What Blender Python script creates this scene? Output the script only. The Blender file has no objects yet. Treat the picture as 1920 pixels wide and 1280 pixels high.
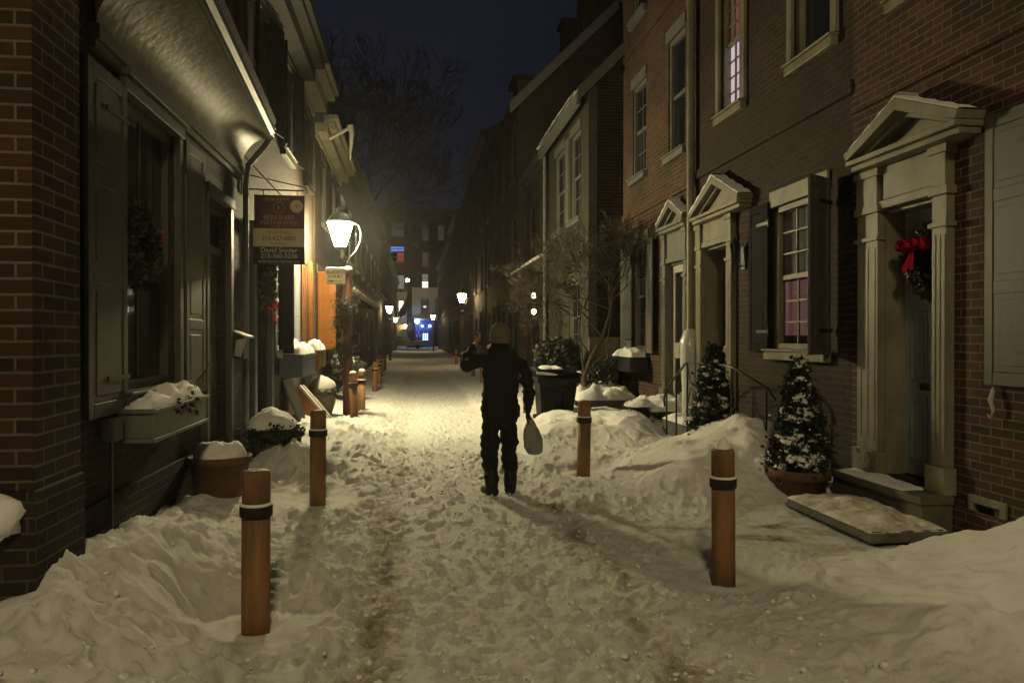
import bpy, bmesh, math, random
import numpy as np
from mathutils import Vector, Matrix

# ------------------------------------------------------------------ camera, sky, light, exposure
sc = bpy.context.scene
COL = sc.collection
PI = math.pi
YAW = math.atan(185 / 1400)
EYE = 1.65
cam_d = bpy.data.cameras.new('camera')
cam = bpy.data.objects.new('camera', cam_d)
COL.objects.link(cam)
cam.location = (0, 0, EYE)
cam.rotation_euler = (math.radians(90 - 0.33), 0, -YAW)
cam_d.sensor_width = 36.0
cam_d.lens = 26.25
cam_d.clip_start = 0.05
cam_d.clip_end = 2000
sc.camera = cam

world = bpy.data.worlds.new('World')
sc.world = world
world.use_nodes = True
wn, wl = world.node_tree.nodes, world.node_tree.links
wn.clear()
w_out = wn.new('ShaderNodeOutputWorld')
w_bg = wn.new('ShaderNodeBackground')
w_tc = wn.new('ShaderNodeTexCoord')
w_sep = wn.new('ShaderNodeSeparateXYZ')
w_ramp = wn.new('ShaderNodeValToRGB')
w_noise = wn.new('ShaderNodeTexNoise')
w_mix = wn.new('ShaderNodeMixRGB')
w_noise.inputs['Scale'].default_value = 3.0
w_noise.inputs['Detail'].default_value = 5
cr = w_ramp.color_ramp
cr.elements[0].position = 0.0
cr.elements[0].color = (0.0040, 0.0050, 0.0100, 1)
cr.elements[1].position = 0.55
cr.elements[1].color = (0.0076, 0.0084, 0.0108, 1)
e = cr.elements.new(0.22)
e.color = (0.0037, 0.0052, 0.0122, 1)
wl.new(w_tc.outputs['Generated'], w_sep.inputs[0])
wl.new(w_sep.outputs['Z'], w_ramp.inputs['Fac'])
wl.new(w_tc.outputs['Generated'], w_noise.inputs['Vector'])
w_mix.blend_type = 'MULTIPLY'
w_mix.inputs['Fac'].default_value = 0.55
wl.new(w_ramp.outputs['Color'], w_mix.inputs['Color1'])
wl.new(w_noise.outputs['Fac'], w_mix.inputs['Color2'])
wl.new(w_mix.outputs['Color'], w_bg.inputs['Color'])
w_bg.inputs['Strength'].default_value = 1.7
wl.new(w_bg.outputs['Background'], w_out.inputs['Surface'])

sc.view_settings.view_transform = 'Standard'
sc.view_settings.look = 'None'
sc.view_settings.exposure = 0.0
sc.view_settings.gamma = 1.0
sc.view_settings.use_curve_mapping = False
sc.cycles.use_denoising = True
sc.cycles.max_bounces = 6
sc.cycles.sample_clamp_indirect = 3.0

LAMP_COL = (1.0, 0.845, 0.46)
STREET_COL = (1.0, 0.79, 0.41)
LAMP_MAIN = 820.0     # radiance of the nearest lantern's glass
LAMP_FAR = 95.0
REAR_POWER = 1120.0    # street lamp on the corner behind the camera


# ------------------------------------------------------------------ helpers
def ray(px, f=1400.0):
    r = (px - 960) / f
    return r * math.cos(YAW) + math.sin(YAW), math.cos(YAW) - r * math.sin(YAW)


def U(px, X):
    """distance along the street of the point of the wall plane x=X seen at photo column px"""
    t, u = ray(px)
    return X / t * u


def V(px, py, X):
    t, u = ray(px)
    return EYE + (632 - py) / 1400 * (X / t)


def wpos(o):
    p = Vector((0, 0, 0))
    while o is not None:
        p += o.location
        o = o.parent
    return p


def tag(o, label=None, cat=None, group=None, kind=None):
    if label: o['label'] = label
    if cat: o['category'] = cat
    if group: o['group'] = group
    if kind: o['kind'] = kind
    return o


def thing(name, label, cat, loc=(0, 0, 0), group=None, rz=0.0):
    o = bpy.data.objects.new(name, None)
    COL.objects.link(o)
    o.location = loc
    o.rotation_euler = (0, 0, rz)
    return tag(o, label, cat, group)


def copy_tree(o, parent=None):
    c = o.copy()
    COL.objects.link(c)
    if parent is not None: c.parent = parent
    for ch in list(o.children):
        copy_tree(ch, c)
    return c


def fac_T(X, sgn):
    """wall frame: u along the street, v up, w out of the wall; sgn=+1 for the right row"""
    return lambda u, v, w: (X - sgn * w, u, v)


class MB:
    def __init__(s, T=None):
        s.v, s.f, s.mi, s.sm = [], [], [], []
        s.T = T
        s.cm = 0

    def add(s, vs, fs, smooth=False):
        b = len(s.v)
        if s.T: vs = [s.T(*p) for p in vs]
        s.v.extend([tuple(p) for p in vs])
        for q in fs:
            s.f.append([i + b for i in q])
            s.mi.append(s.cm)
            s.sm.append(smooth)
        return s

    def box(s, a0, a1, b0, b1, c0, c1):
        vs = [(a, b, c) for a in (a0, a1) for b in (b0, b1) for c in (c0, c1)]
        return s.add(vs, [(0, 1, 3, 2), (4, 6, 7, 5), (0, 4, 5, 1), (2, 3, 7, 6), (0, 2, 6, 4), (1, 5, 7, 3)])

    def quad(s, *p):
        return s.add(p, [tuple(range(len(p)))])

    def prism(s, poly, c0, c1):
        """polygon in the first two coordinates, thick along the third"""
        n = len(poly)
        vs = [(a, b, c0) for a, b in poly] + [(a, b, c1) for a, b in poly]
        fs = [tuple(range(n)), tuple(range(2 * n - 1, n - 1, -1))]
        fs += [(i, (i + 1) % n, n + (i + 1) % n, n + i) for i in range(n)]
        return s.add(vs, fs)

    def extrude_y(s, prof, y0, y1, k0=None):
        """profile of (x,z) points run along y (open strip)"""
        n = len(prof)
        k0 = k0 or prof
        vs = [(x, y0, z) for x, z in k0] + [(x, y1, z) for x, z in prof]
        return s.add(vs, [(i, i + 1, n + i + 1, n + i) for i in range(n - 1)], True)

    def tube(s, pts, rad, n=8, caps=True, smooth=True):
        pts = [Vector(p) for p in pts]
        if not hasattr(rad, '__len__'): rad = [rad] * len(pts)
        vs, fs = [], []
        prev = None
        for i, p in enumerate(pts):
            d = (pts[min(i + 1, len(pts) - 1)] - pts[max(i - 1, 0)])
            d = d.normalized() if d.length > 1e-9 else Vector((0, 0, 1))
            a = prev if prev is not None else (Vector((1, 0, 0)) if abs(d.x) < .8 else Vector((0, 1, 0)))
            a = (a - d * a.dot(d))
            a = a.normalized() if a.length > 1e-6 else d.orthogonal().normalized()
            prev = a
            b = d.cross(a)
            for k in range(n):
                t = 2 * PI * k / n
                vs.append(p + (a * math.cos(t) + b * math.sin(t)) * rad[i])
        for i in range(len(pts) - 1):
            for k in range(n):
                fs.append((i * n + k, i * n + (k + 1) % n, (i + 1) * n + (k + 1) % n, (i + 1) * n + k))
        s.add(vs, fs, smooth)
        if caps:
            m = len(pts)
            s.add(vs[:n], [tuple(range(n))[::-1]])
            s.add(vs[(m - 1) * n:], [tuple(range(n))])
        return s

    def lathe(s, prof, c=(0, 0, 0), n=24, sx=1.0, sy=1.0, smooth=True):
        vs, fs = [], []
        for r, z in prof:
            for k in range(n):
                t = 2 * PI * k / n
                vs.append((c[0] + r * math.cos(t) * sx, c[1] + r * math.sin(t) * sy, c[2] + z))
        for i in range(len(prof) - 1):
            for k in range(n):
                fs.append((i * n + k, i * n + (k + 1) % n, (i + 1) * n + (k + 1) % n, (i + 1) * n + k))
        if prof[0][0] > 1e-6: fs.append(tuple(range(n))[::-1])
        if prof[-1][0] > 1e-6: fs.append(tuple((len(prof) - 1) * n + k for k in range(n)))
        return s.add(vs, fs, smooth)

    def blob(s, c, rx, ry, rz, seed=0, amp=.15, n=12, m=7):
        rnd = random.Random(seed)
        ph = [(rnd.uniform(0, 6.28), rnd.randint(1, 3), rnd.randint(1, 3), rnd.uniform(.4, 1)) for _ in range(4)]
        vs, fs = [], []
        for i in range(m + 1):
            a = -PI / 2 + PI * i / m
            for k in range(n):
                t = 2 * PI * k / n
                d = 1 + amp * sum(w * math.sin(p + q * t + e * a * 2) for p, q, e, w in ph) / 2
                vs.append((c[0] + rx * d * math.cos(a) * math.cos(t), c[1] + ry * d * math.cos(a) * math.sin(t), c[2] + rz * d * math.sin(a)))
        for i in range(m):
            for k in range(n):
                fs.append((i * n + k, i * n + (k + 1) % n, (i + 1) * n + (k + 1) % n, (i + 1) * n + k))
        return s.add(vs, fs, True)

    def leaves(s, pts, size, rnd, up=0.0, blade=False):
        for p in pts:
            L = size * rnd.uniform(.6, 1.35)
            d = Vector((rnd.gauss(0, 1), rnd.gauss(0, 1), rnd.gauss(0, 1) + up)).normalized()
            sd = d.orthogonal().normalized()
            sd.rotate(Matrix.Rotation(rnd.uniform(0, 6.28), 3, d))
            w = L * (.10 if blade else .38)
            p = Vector(p)
            q = p + d * L * .5
            nn = d.cross(sd) * w * .3
            s.add([p, q + sd * w + nn, p + d * L, q - sd * w + nn], [(0, 1, 2), (0, 2, 3)])
        return s

    def build(s, name, mats, parent=None, bevel=0.0, recalc=True, world=True):
        me = bpy.data.meshes.new(name)
        if not isinstance(mats, (list, tuple)): mats = [mats]
        off = wpos(parent) if (parent is not None and world) else Vector((0, 0, 0))
        me.from_pydata([(x - off.x, y - off.y, z - off.z) for x, y, z in s.v], [], s.f)
        for m in mats: me.materials.append(m)
        for p, mi, sm in zip(me.polygons, s.mi, s.sm):
            p.material_index = mi
            p.use_smooth = sm
        if recalc and len(s.f) < 60000:
            bm = bmesh.new()
            bm.from_mesh(me)
            bmesh.ops.recalc_face_normals(bm, faces=bm.faces)
            bm.to_mesh(me)
            bm.free()
        o = bpy.data.objects.new(name, me)
        COL.objects.link(o)
        if parent is not None: o.parent = parent
        if bevel:
            b = o.modifiers.new('bevel', 'BEVEL')
            b.width = bevel
            b.segments = 2
            b.limit_method = 'ANGLE'
            b.angle_limit = math.radians(40)
        return o


# ------------------------------------------------------------------ noise
def _hash(ix, iy, seed):
    h = (ix.astype(np.int64) * 374761393 + iy.astype(np.int64) * 668265263 + seed * 974634571) & 0xffffffff
    h = ((h ^ (h >> 13)) * 1274126177) & 0xffffffff
    h = h ^ (h >> 16)
    return (h & 0xffffff) / float(0xffffff)


def vnoise(x, y, seed=0):
    x = np.asarray(x, float); y = np.asarray(y, float)
    ix, iy = np.floor(x), np.floor(y)
    fx, fy = x - ix, y - iy
    fx = fx * fx * fx * (fx * (fx * 6 - 15) + 10); fy = fy * fy * fy * (fy * (fy * 6 - 15) + 10)
    a, b = _hash(ix, iy, seed), _hash(ix + 1, iy, seed)
    c, d = _hash(ix, iy + 1, seed), _hash(ix + 1, iy + 1, seed)
    return (a + (b - a) * fx) * (1 - fy) + (c + (d - c) * fx) * fy - 0.5


def fbm(x, y, seed=0, oct=4, gain=.5):
    t, a = 0, 1.0
    for k in range(oct):
        cs, sn = math.cos(.6 * k + .4), math.sin(.6 * k + .4)
        t = t + a * vnoise((cs * x - sn * y) * 2 ** k + 17.3 * k, (sn * x + cs * y) * 2 ** k - 9.1 * k, seed + k * 7)
        a *= gain
    return t


# ------------------------------------------------------------------ materials
def new_mat(name):
    m = bpy.data.materials.new(name)
    m.use_nodes = True
    n, l = m.node_tree.nodes, m.node_tree.links
    n.clear()
    out = n.new('ShaderNodeOutputMaterial')
    return m, n, l, out


def mat(name, col, rough=.6, var=.25, scale=6.0, bump=.0, bscale=40.0, metal=0.0, spec=.4, stretch=None, col2=None, coat=0.0):
    m, n, l, out = new_mat(name)
    b = n.new('ShaderNodeBsdfPrincipled')
    tc = n.new('ShaderNodeTexCoord')
    mp = n.new('ShaderNodeMapping')
    if stretch: mp.inputs['Scale'].default_value = stretch
    l.new(tc.outputs['Object'], mp.inputs['Vector'])
    nz = n.new('ShaderNodeTexNoise')
    nz.inputs['Scale'].default_value = scale
    nz.inputs['Detail'].default_value = 6
    nz.inputs['Roughness'].default_value = .65
    l.new(mp.outputs[0], nz.inputs['Vector'])
    rp = n.new('ShaderNodeValToRGB')
    rp.color_ramp.elements[0].position = .3
    rp.color_ramp.elements[1].position = .7
    c2 = col2 or tuple(c * (1 - var) for c in col)
    rp.color_ramp.elements[0].color = (*c2, 1)
    rp.color_ramp.elements[1].color = (*(min(1, c * (1 + var * .4)) for c in col), 1)
    l.new(nz.outputs['Fac'], rp.inputs['Fac'])
    l.new(rp.outputs['Color'], b.inputs['Base Color'])
    b.inputs['Roughness'].default_value = rough
    b.inputs['Metallic'].default_value = metal
    b.inputs['Specular IOR Level'].default_value = spec
    if coat:
        b.inputs['Coat Weight'].default_value = coat
        b.inputs['Coat Roughness'].default_value = .15
    if bump:
        n2 = n.new('ShaderNodeTexNoise')
        n2.inputs['Scale'].default_value = bscale
        n2.inputs['Detail'].default_value = 4
        l.new(mp.outputs[0], n2.inputs['Vector'])
        bp = n.new('ShaderNodeBump')
        bp.inputs['Strength'].default_value = bump
        bp.inputs['Distance'].default_value = .02
        l.new(n2.outputs['Fac'], bp.inputs['Height'])
        l.new(bp.outputs['Normal'], b.inputs['Normal'])
    l.new(b.outputs['BSDF'], out.inputs['Surface'])
    return m


def emis(name, col, strength):
    m, n, l, out = new_mat(name)
    e = n.new('ShaderNodeEmission')
    e.inputs['Color'].default_value = (*col, 1)
    e.inputs['Strength'].default_value = strength
    l.new(e.outputs[0], out.inputs['Surface'])
    return m


def brick_mat(name, c1, c2, mortar, cw=.215, ch=.070, bump=.5, soot=.5):
    m, n, l, out = new_mat(name)
    b = n.new('ShaderNodeBsdfPrincipled')
    g = n.new('ShaderNodeNewGeometry')
    sn, sp = n.new('ShaderNodeSeparateXYZ'), n.new('ShaderNodeSeparateXYZ')
    l.new(g.outputs['True Normal'], sn.inputs[0])
    l.new(g.outputs['Position'], sp.inputs[0])
    ax = n.new('ShaderNodeMath'); ax.operation = 'ABSOLUTE'; l.new(sn.outputs['X'], ax.inputs[0])
    gt = n.new('ShaderNodeMath'); gt.operation = 'GREATER_THAN'; gt.inputs[1].default_value = .6; l.new(ax.outputs[0], gt.inputs[0])
    mx = n.new('ShaderNodeMix'); mx.data_type = 'FLOAT'
    l.new(gt.outputs[0], mx.inputs['Factor']); l.new(sp.outputs['X'], mx.inputs['A']); l.new(sp.outputs['Y'], mx.inputs['B'])
    cb = n.new('ShaderNodeCombineXYZ')
    l.new(mx.outputs['Result'], cb.inputs['X']); l.new(sp.outputs['Z'], cb.inputs['Y'])
    # courses that waver a little
    wz = n.new('ShaderNodeTexNoise'); wz.inputs['Scale'].default_value = 1.3; wz.inputs['Detail'].default_value = 2
    l.new(cb.outputs[0], wz.inputs['Vector'])
    ws = n.new('ShaderNodeVectorMath'); ws.operation = 'MULTIPLY_ADD'
    ws.inputs[1].default_value = (.03, .022, 0)
    l.new(wz.outputs['Color'], ws.inputs[0]); l.new(cb.outputs[0], ws.inputs[2])
    bt = n.new('ShaderNodeTexBrick')
    bt.inputs['Scale'].default_value = 1.0
    bt.inputs['Brick Width'].default_value = cw
    bt.inputs['Row Height'].default_value = ch
    bt.inputs['Mortar Size'].default_value = .0075
    bt.inputs['Mortar Smooth'].default_value = .35
    bt.inputs['Bias'].default_value = 0.1
    bt.inputs['Color1'].default_value = (*c1, 1)
    bt.inputs['Color2'].default_value = (*c2, 1)
    bt.inputs['Mortar'].default_value = (*mortar, 1)
    l.new(ws.outputs[0], bt.inputs['Vector'])
    nz = n.new('ShaderNodeTexNoise'); nz.inputs['Scale'].default_value = 1.1; nz.inputs['Detail'].default_value = 7; nz.inputs['Roughness'].default_value = .7
    l.new(g.outputs['Position'], nz.inputs['Vector'])
    rp = n.new('ShaderNodeValToRGB')
    rp.color_ramp.elements[0].position = .32; rp.color_ramp.elements[0].color = (1 - soot, 1 - soot, 1 - soot, 1)
    rp.color_ramp.elements[1].position = .66; rp.color_ramp.elements[1].color = (1, 1, 1, 1)
    l.new(nz.outputs['Fac'], rp.inputs['Fac'])
    mu = n.new('ShaderNodeMixRGB'); mu.blend_type = 'MULTIPLY'; mu.inputs['Fac'].default_value = 1
    l.new(bt.outputs['Color'], mu.inputs['Color1']); l.new(rp.outputs['Color'], mu.inputs['Color2'])
    l.new(mu.outputs['Color'], b.inputs['Base Color'])
    fz = n.new('ShaderNodeTexNoise'); fz.inputs['Scale'].default_value = 55; fz.inputs['Detail'].default_value = 3
    l.new(g.outputs['Position'], fz.inputs['Vector'])
    hm = n.new('ShaderNodeMath'); hm.operation = 'MULTIPLY_ADD'; hm.inputs[1].default_value = .35
    iv = n.new('ShaderNodeMath'); iv.operation = 'SUBTRACT'; iv.inputs[0].default_value = 1
    l.new(bt.outputs['Fac'], iv.inputs[1])
    l.new(fz.outputs['Fac'], hm.inputs[0]); l.new(iv.outputs[0], hm.inputs[2])
    bp = n.new('ShaderNodeBump'); bp.inputs['Strength'].default_value = bump; bp.inputs['Distance'].default_value = .009
    l.new(hm.outputs[0], bp.inputs['Height'])
    l.new(bp.outputs['Normal'], b.inputs['Normal'])
    b.inputs['Roughness'].default_value = .82
    b.inputs['Specular IOR Level'].default_value = .3
    l.new(b.outputs['BSDF'], out.inputs['Surface'])
    return m


def glass_mat(name, tint=(.35, .36, .38), gloss=.14, dif=.35):
    m, n, l, out = new_mat(name)
    t = n.new('ShaderNodeBsdfTransparent'); t.inputs['Color'].default_value = (*tint, 1)
    g = n.new('ShaderNodeBsdfGlossy'); g.inputs['Roughness'].default_value = .06
    nz = n.new('ShaderNodeTexNoise'); nz.inputs['Scale'].default_value = 3.0
    bp = n.new('ShaderNodeBump'); bp.inputs['Strength'].default_value = .15; bp.inputs['Distance'].default_value = .02
    l.new(nz.outputs['Fac'], bp.inputs['Height']); l.new(bp.outputs['Normal'], g.inputs['Normal'])
    d = n.new('ShaderNodeBsdfDiffuse'); d.inputs['Color'].default_value = (.05, .052, .055, 1)
    m1 = n.new('ShaderNodeMixShader'); m1.inputs['Fac'].default_value = gloss
    m2 = n.new('ShaderNodeMixShader'); m2.inputs['Fac'].default_value = dif
    l.new(t.outputs[0], m2.inputs[1]); l.new(d.outputs[0], m2.inputs[2])
    l.new(m2.outputs[0], m1.inputs[1]); l.new(g.outputs[0], m1.inputs[2])
    l.new(m1.outputs[0], out.inputs['Surface'])
    return m


def curtain_mat(name, col_a, col_b, strength, scale=9.0):
    """lit cloth hanging in a window: folds run up and down"""
    m, n, l, out = new_mat(name)
    tc = n.new('ShaderNodeTexCoord')
    mp = n.new('ShaderNodeMapping'); mp.inputs['Scale'].default_value = (scale, scale, .6)
    nz = n.new('ShaderNodeTexNoise'); nz.inputs['Scale'].default_value = 1.0; nz.inputs['Detail'].default_value = 4
    l.new(tc.outputs['Object'], mp.inputs['Vector']); l.new(mp.outputs[0], nz.inputs['Vector'])
    rp = n.new('ShaderNodeValToRGB')
    rp.color_ramp.elements[0].position = .38; rp.color_ramp.elements[0].color = (*col_a, 1)
    rp.color_ramp.elements[1].position = .68; rp.color_ramp.elements[1].color = (*col_b, 1)
    l.new(nz.outputs['Fac'], rp.inputs['Fac'])
    e = n.new('ShaderNodeEmission'); e.inputs['Strength'].default_value = strength
    l.new(rp.outputs['Color'], e.inputs['Color'])
    l.new(e.outputs[0], out.inputs['Surface'])
    return m


def snow_mat(name, ground=False):
    m, n, l, out = new_mat(name)
    b = n.new('ShaderNodeBsdfPrincipled')
    g = n.new('ShaderNodeNewGeometry')
    b.inputs['Base Color'].default_value = (.88, .88, .87, 1)
    b.inputs['Roughness'].default_value = .75
    b.inputs['Specular IOR Level'].default_value = .25
    n1 = n.new('ShaderNodeTexNoise'); n1.inputs['Scale'].default_value = 28; n1.inputs['Detail'].default_value = 6; n1.inputs['Roughness'].default_value = .7
    l.new(g.outputs['Position'], n1.inputs['Vector'])
    bp = n.new('ShaderNodeBump'); bp.inputs['Strength'].default_value = .5 if ground else .35; bp.inputs['Distance'].default_value = .02
    l.new(n1.outputs['Fac'], bp.inputs['Height'])
    nrm = bp
    if ground:
        n1.inputs['Scale'].default_value = 42
        n1.inputs['Roughness'].default_value = .8
        at = n.new('ShaderNodeAttribute'); at.attribute_name = 'dirt_shade'
        ro = n.new('ShaderNodeAttribute'); ro.attribute_name = 'rough'
        n2 = n.new('ShaderNodeTexNoise'); n2.inputs['Scale'].default_value = 9; n2.inputs['Detail'].default_value = 7; n2.inputs['Roughness'].default_value = .75
        l.new(g.outputs['Position'], n2.inputs['Vector'])
        ad = n.new('ShaderNodeMath'); ad.operation = 'MULTIPLY_ADD'; ad.inputs[1].default_value = 1.0
        l.new(n2.outputs['Fac'], ad.inputs[2]); l.new(at.outputs['Fac'], ad.inputs[0])
        rp = n.new('ShaderNodeValToRGB')
        rp.color_ramp.elements[0].position = .55; rp.color_ramp.elements[0].color = (.88, .88, .86, 1)
        rp.color_ramp.elements[1].position = 1.12 if False else 1.0; rp.color_ramp.elements[1].color = (.16, .125, .085, 1)
        e2 = rp.color_ramp.elements.new(.76); e2.color = (.56, .52, .44, 1)
        l.new(ad.outputs[0], rp.inputs['Fac'])
        l.new(rp.outputs['Color'], b.inputs['Base Color'])
        mm = n.new('ShaderNodeMath'); mm.operation = 'MULTIPLY_ADD'; mm.inputs[1].default_value = .75; mm.inputs[2].default_value = .22
        l.new(ro.outputs['Fac'], mm.inputs[0]); l.new(mm.outputs[0], bp.inputs['Strength'])
    l.new(nrm.outputs['Normal'], b.inputs['Normal'])
    l.new(b.outputs['BSDF'], out.inputs['Surface'])
    return m


M = {}
M['snow'] = snow_mat('snow')
M['snow_ground'] = snow_mat('snow_ground', True)
M['snow_worn'] = mat('snow_worn', (.80, .78, .70), .8, .5, 4.5, .6, 30, col2=(.33, .28, .20))
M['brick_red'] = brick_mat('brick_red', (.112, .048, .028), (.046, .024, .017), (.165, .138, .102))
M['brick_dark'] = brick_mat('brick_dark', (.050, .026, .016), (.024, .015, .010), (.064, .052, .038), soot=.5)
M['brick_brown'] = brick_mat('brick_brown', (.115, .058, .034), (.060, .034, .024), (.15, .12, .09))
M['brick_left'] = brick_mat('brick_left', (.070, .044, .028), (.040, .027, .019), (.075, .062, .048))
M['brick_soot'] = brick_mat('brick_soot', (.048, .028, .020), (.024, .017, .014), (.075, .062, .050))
M['brick_pier'] = brick_mat('brick_pier', (.082, .037, .024), (.038, .021, .016), (.16, .134, .105), ch=.0715, cw=.222)
M['stucco'] = mat('stucco', (.048, .043, .032), .85, .35, 3, .3, 30)
M['cream'] = mat('cream', (.215, .197, .138), .5, .45, 3.5, .2, 30, spec=.35, stretch=(1, 1, .45))
M['white'] = mat('white_trim', (.42, .40, .33), .45, .22, 4, .10, 35)
M['grey_trim'] = mat('grey_trim', (.15, .15, .135), .5, .25, 5, .1, 30)
M['plaster'] = mat('cove_plaster', (.17, .152, .105), .48, .4, 1.8, .34, 12, spec=.05)
M['olive'] = mat('olive_paint', (.078, .075, .058), .5, .3, 5, .12, 25)
M['grey_shutter'] = mat('grey_shutter', (.12, .12, .105), .5, .25, 5, .12, 25)
M['taupe'] = mat('taupe_shutter', (.066, .062, .049), .5, .2, 5, .12, 25)
M['black_shutter'] = mat('black_shutter', (.014, .013, .012), .7, .3, 5, .12, 25, spec=.06)
M['black_shutter_lit'] = mat('black_shutter_lit', (.085, .082, .078), .38, .3, 5, .12, 25, spec=.55)  # the same black shutter paint, lightened to look lit from the near side
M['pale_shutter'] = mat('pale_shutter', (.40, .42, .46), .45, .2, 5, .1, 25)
M['orange'] = mat('orange_paint', (.145, .055, .012), .42, .3, 5, .12, 25)
M['orange_dark'] = mat('orange_brown', (.26, .095, .025), .45, .3, 5, .12, 25)
M['blue_grey'] = mat('blue_grey_paint', (.075, .09, .11), .4, .25, 5, .1, 25)
M['door_grey'] = mat('door_grey', (.27, .30, .30), .38, .25, 5, .1, 25)
M['dark_door'] = mat('dark_door', (.028, .03, .034), .35, .3, 5, .1, 25)
M['dark_wood'] = mat('dark_wood', (.075, .055, .04), .6, .3, 5, .15, 25)
M['dark_trim'] = mat('dark_trim', (.045, .038, .028), .6, .3, 5, .15, 25)
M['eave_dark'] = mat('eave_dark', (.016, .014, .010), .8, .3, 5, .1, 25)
M['far_trim'] = mat('far_trim', (.028, .026, .022), .7, .3, 5)
M['roof'] = mat('roof_slate', (.035, .035, .038), .7, .4, 4, .3, 20)
M['iron'] = mat('iron', (.014, .014, .015), .42, .3, 20, .1, 60, spec=.5)
M['bollard'] = mat('bollard_wood', (.27, .138, .066), .62, .6, 7, .4, 60, stretch=(1, 1, .16))
M['post_wood'] = mat('post_wood', (.12, .052, .028), .5, .35, 9, .25, 60, stretch=(1, 1, .1))
M['band'] = mat('band', (.014, .011, .012), .65, .3, 9, .1, 60)
M['terracotta'] = mat('terracotta', (.14, .078, .048), .8, .3, 7, .25, 40)
M['stone_pot'] = mat('stone_pot', (.36, .33, .27), .75, .35, 7, .3, 40)
M['stone'] = mat('step_stone', (.13, .12, .10), .7, .4, 5, .3, 30)
M['marble'] = mat('marble_step', (.42, .40, .35), .5, .25, 4, .2, 30)
M['needles'] = mat('needles', (.020, .029, .014), .6, .5, 12)
M['leaf'] = mat('leaf', (.05, .062, .026), .5, .5, 10)
M['leaf_dark'] = mat('leaf_dark', (.03, .04, .02), .5, .5, 10)
M['leaf_grey'] = mat('leaf_grey', (.055, .06, .042), .5, .5, 10)
M['bark'] = mat('bark', (.085, .068, .05), .85, .4, 14, .4, 50)
M['twig'] = mat('twig', (.085, .07, .045), .85, .35, 14)
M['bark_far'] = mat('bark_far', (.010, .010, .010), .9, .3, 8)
M['bow_red'] = mat('bow_red', (.42, .010, .030), .5, .35, 12, .2, 30)
M['bow_orange'] = mat('bow_orange', (.75, .10, .02), .5, .3, 12, .2, 30)
M['bin'] = mat('bin_plastic', (.007, .008, .0095), .62, .3, 10, .12, 90, spec=.18)
M['jacket'] = mat('jacket_cloth', (.0065, .0062, .0075), .8, .35, 14, .3, 60)
M['jeans'] = mat('trouser_cloth', (.0055, .0055, .0075), .85, .35, 14, .3, 90)
M['knit'] = mat('knit_hat', (.16, .132, .09), .95, .3, 60, .6, 130)
M['skin'] = mat('skin', (.33, .19, .13), .5, .15, 8)
M['glove'] = mat('glove', (.014, .013, .013), .6, .3, 14, .2, 60)
M['boot'] = mat('boot', (.009, .008, .007), .6, .3, 14, .2, 60)
M['hair'] = mat('hair', (.02, .014, .010), .6, .3, 40)
M['glass'] = glass_mat('glass')
M['glass_bright'] = glass_mat('glass_bright', (.4, .41, .44), .30)
M['glass_clear'] = glass_mat('glass_clear', (.8, .8, .8), .10, .08)
M['dark_room'] = mat('dark_room', (.05, .05, .052), .9, .3, 3)
M['blind'] = mat('window_blind', (.6, .6, .58), .9, .2, 3)
M['sign_maroon'] = mat('sign_maroon', (.075, .014, .026), .4, .15, 4)
M['sign_cream'] = mat('sign_cream', (.50, .45, .30), .45, .12, 4)
M['sign_black'] = mat('sign_black', (.012, .012, .014), .4, .2, 4)
M['sign_text_gold'] = mat('sign_text_gold', (.33, .21, .17), .5, .1, 4)
M['sign_text_dark'] = mat('sign_text_dark', (.12, .085, .05), .5, .1, 4)
M['sign_text_pale'] = mat('sign_text_pale', (.42, .38, .33), .5, .1, 4)
M['sign_white'] = mat('sign_white', (.62, .60, .45), .5, .15, 6)
M['lamp_glass'] = emis('lamp_glass', LAMP_COL, LAMP_MAIN)
M['lamp_glass_far'] = emis('lamp_glass_far', (1.0, .72, .36), LAMP_FAR)
M['lamp_glass_small'] = emis('lamp_glass_small', (1.0, .92, .55), 9.0)
M['street_glass'] = emis('street_glass', (1, .8, .5), 20)
M['pink'] = curtain_mat('pink_curtain', (.26, .085, .075), (.62, .26, .22), .62)
M['pink_glow'] = curtain_mat('pink_glow', (.9, .55, .62), (1.0, .85, .95), 1.3, 5)
M['pink_dim'] = curtain_mat('pink_curtain_dim', (.12, .055, .050), (.27, .135, .120), .95, 11)
M['blind_lit'] = curtain_mat('blind_lit', (.10, .10, .085), (.20, .20, .16), 2.2, 6)
M['win_warm'] = emis('window_warm', (1, .86, .62), 2.4)
M['win_dim'] = emis('window_dim', (.55, .52, .44), .30)
M['win_blue'] = emis('window_blue', (.16, .28, 1.0), .75)
M['win_cyan'] = emis('window_cyan', (.45, .68, 1.0), 2.6)
M['win_red'] = emis('window_red', (1.0, .13, .08), .22)
M['win_faint'] = emis('window_faint', (.6, .58, .5), .045)
M['shop_blue'] = mat('shop_blue', (.03, .05, .14), .4, .2, 4)
M['car_paint'] = mat('car_paint', (.012, .014, .02), .25, .2, 3, spec=.6)
M['car_glass'] = mat('car_glass', (.02, .022, .025), .08, .1, 3, spec=.7)
M['tyre'] = mat('tyre', (.012, .012, .012), .9, .2, 10)
M['facade_pale'] = mat('facade_pale', (.62, .54, .38), .85, .25, .6, .2, 8)


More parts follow.
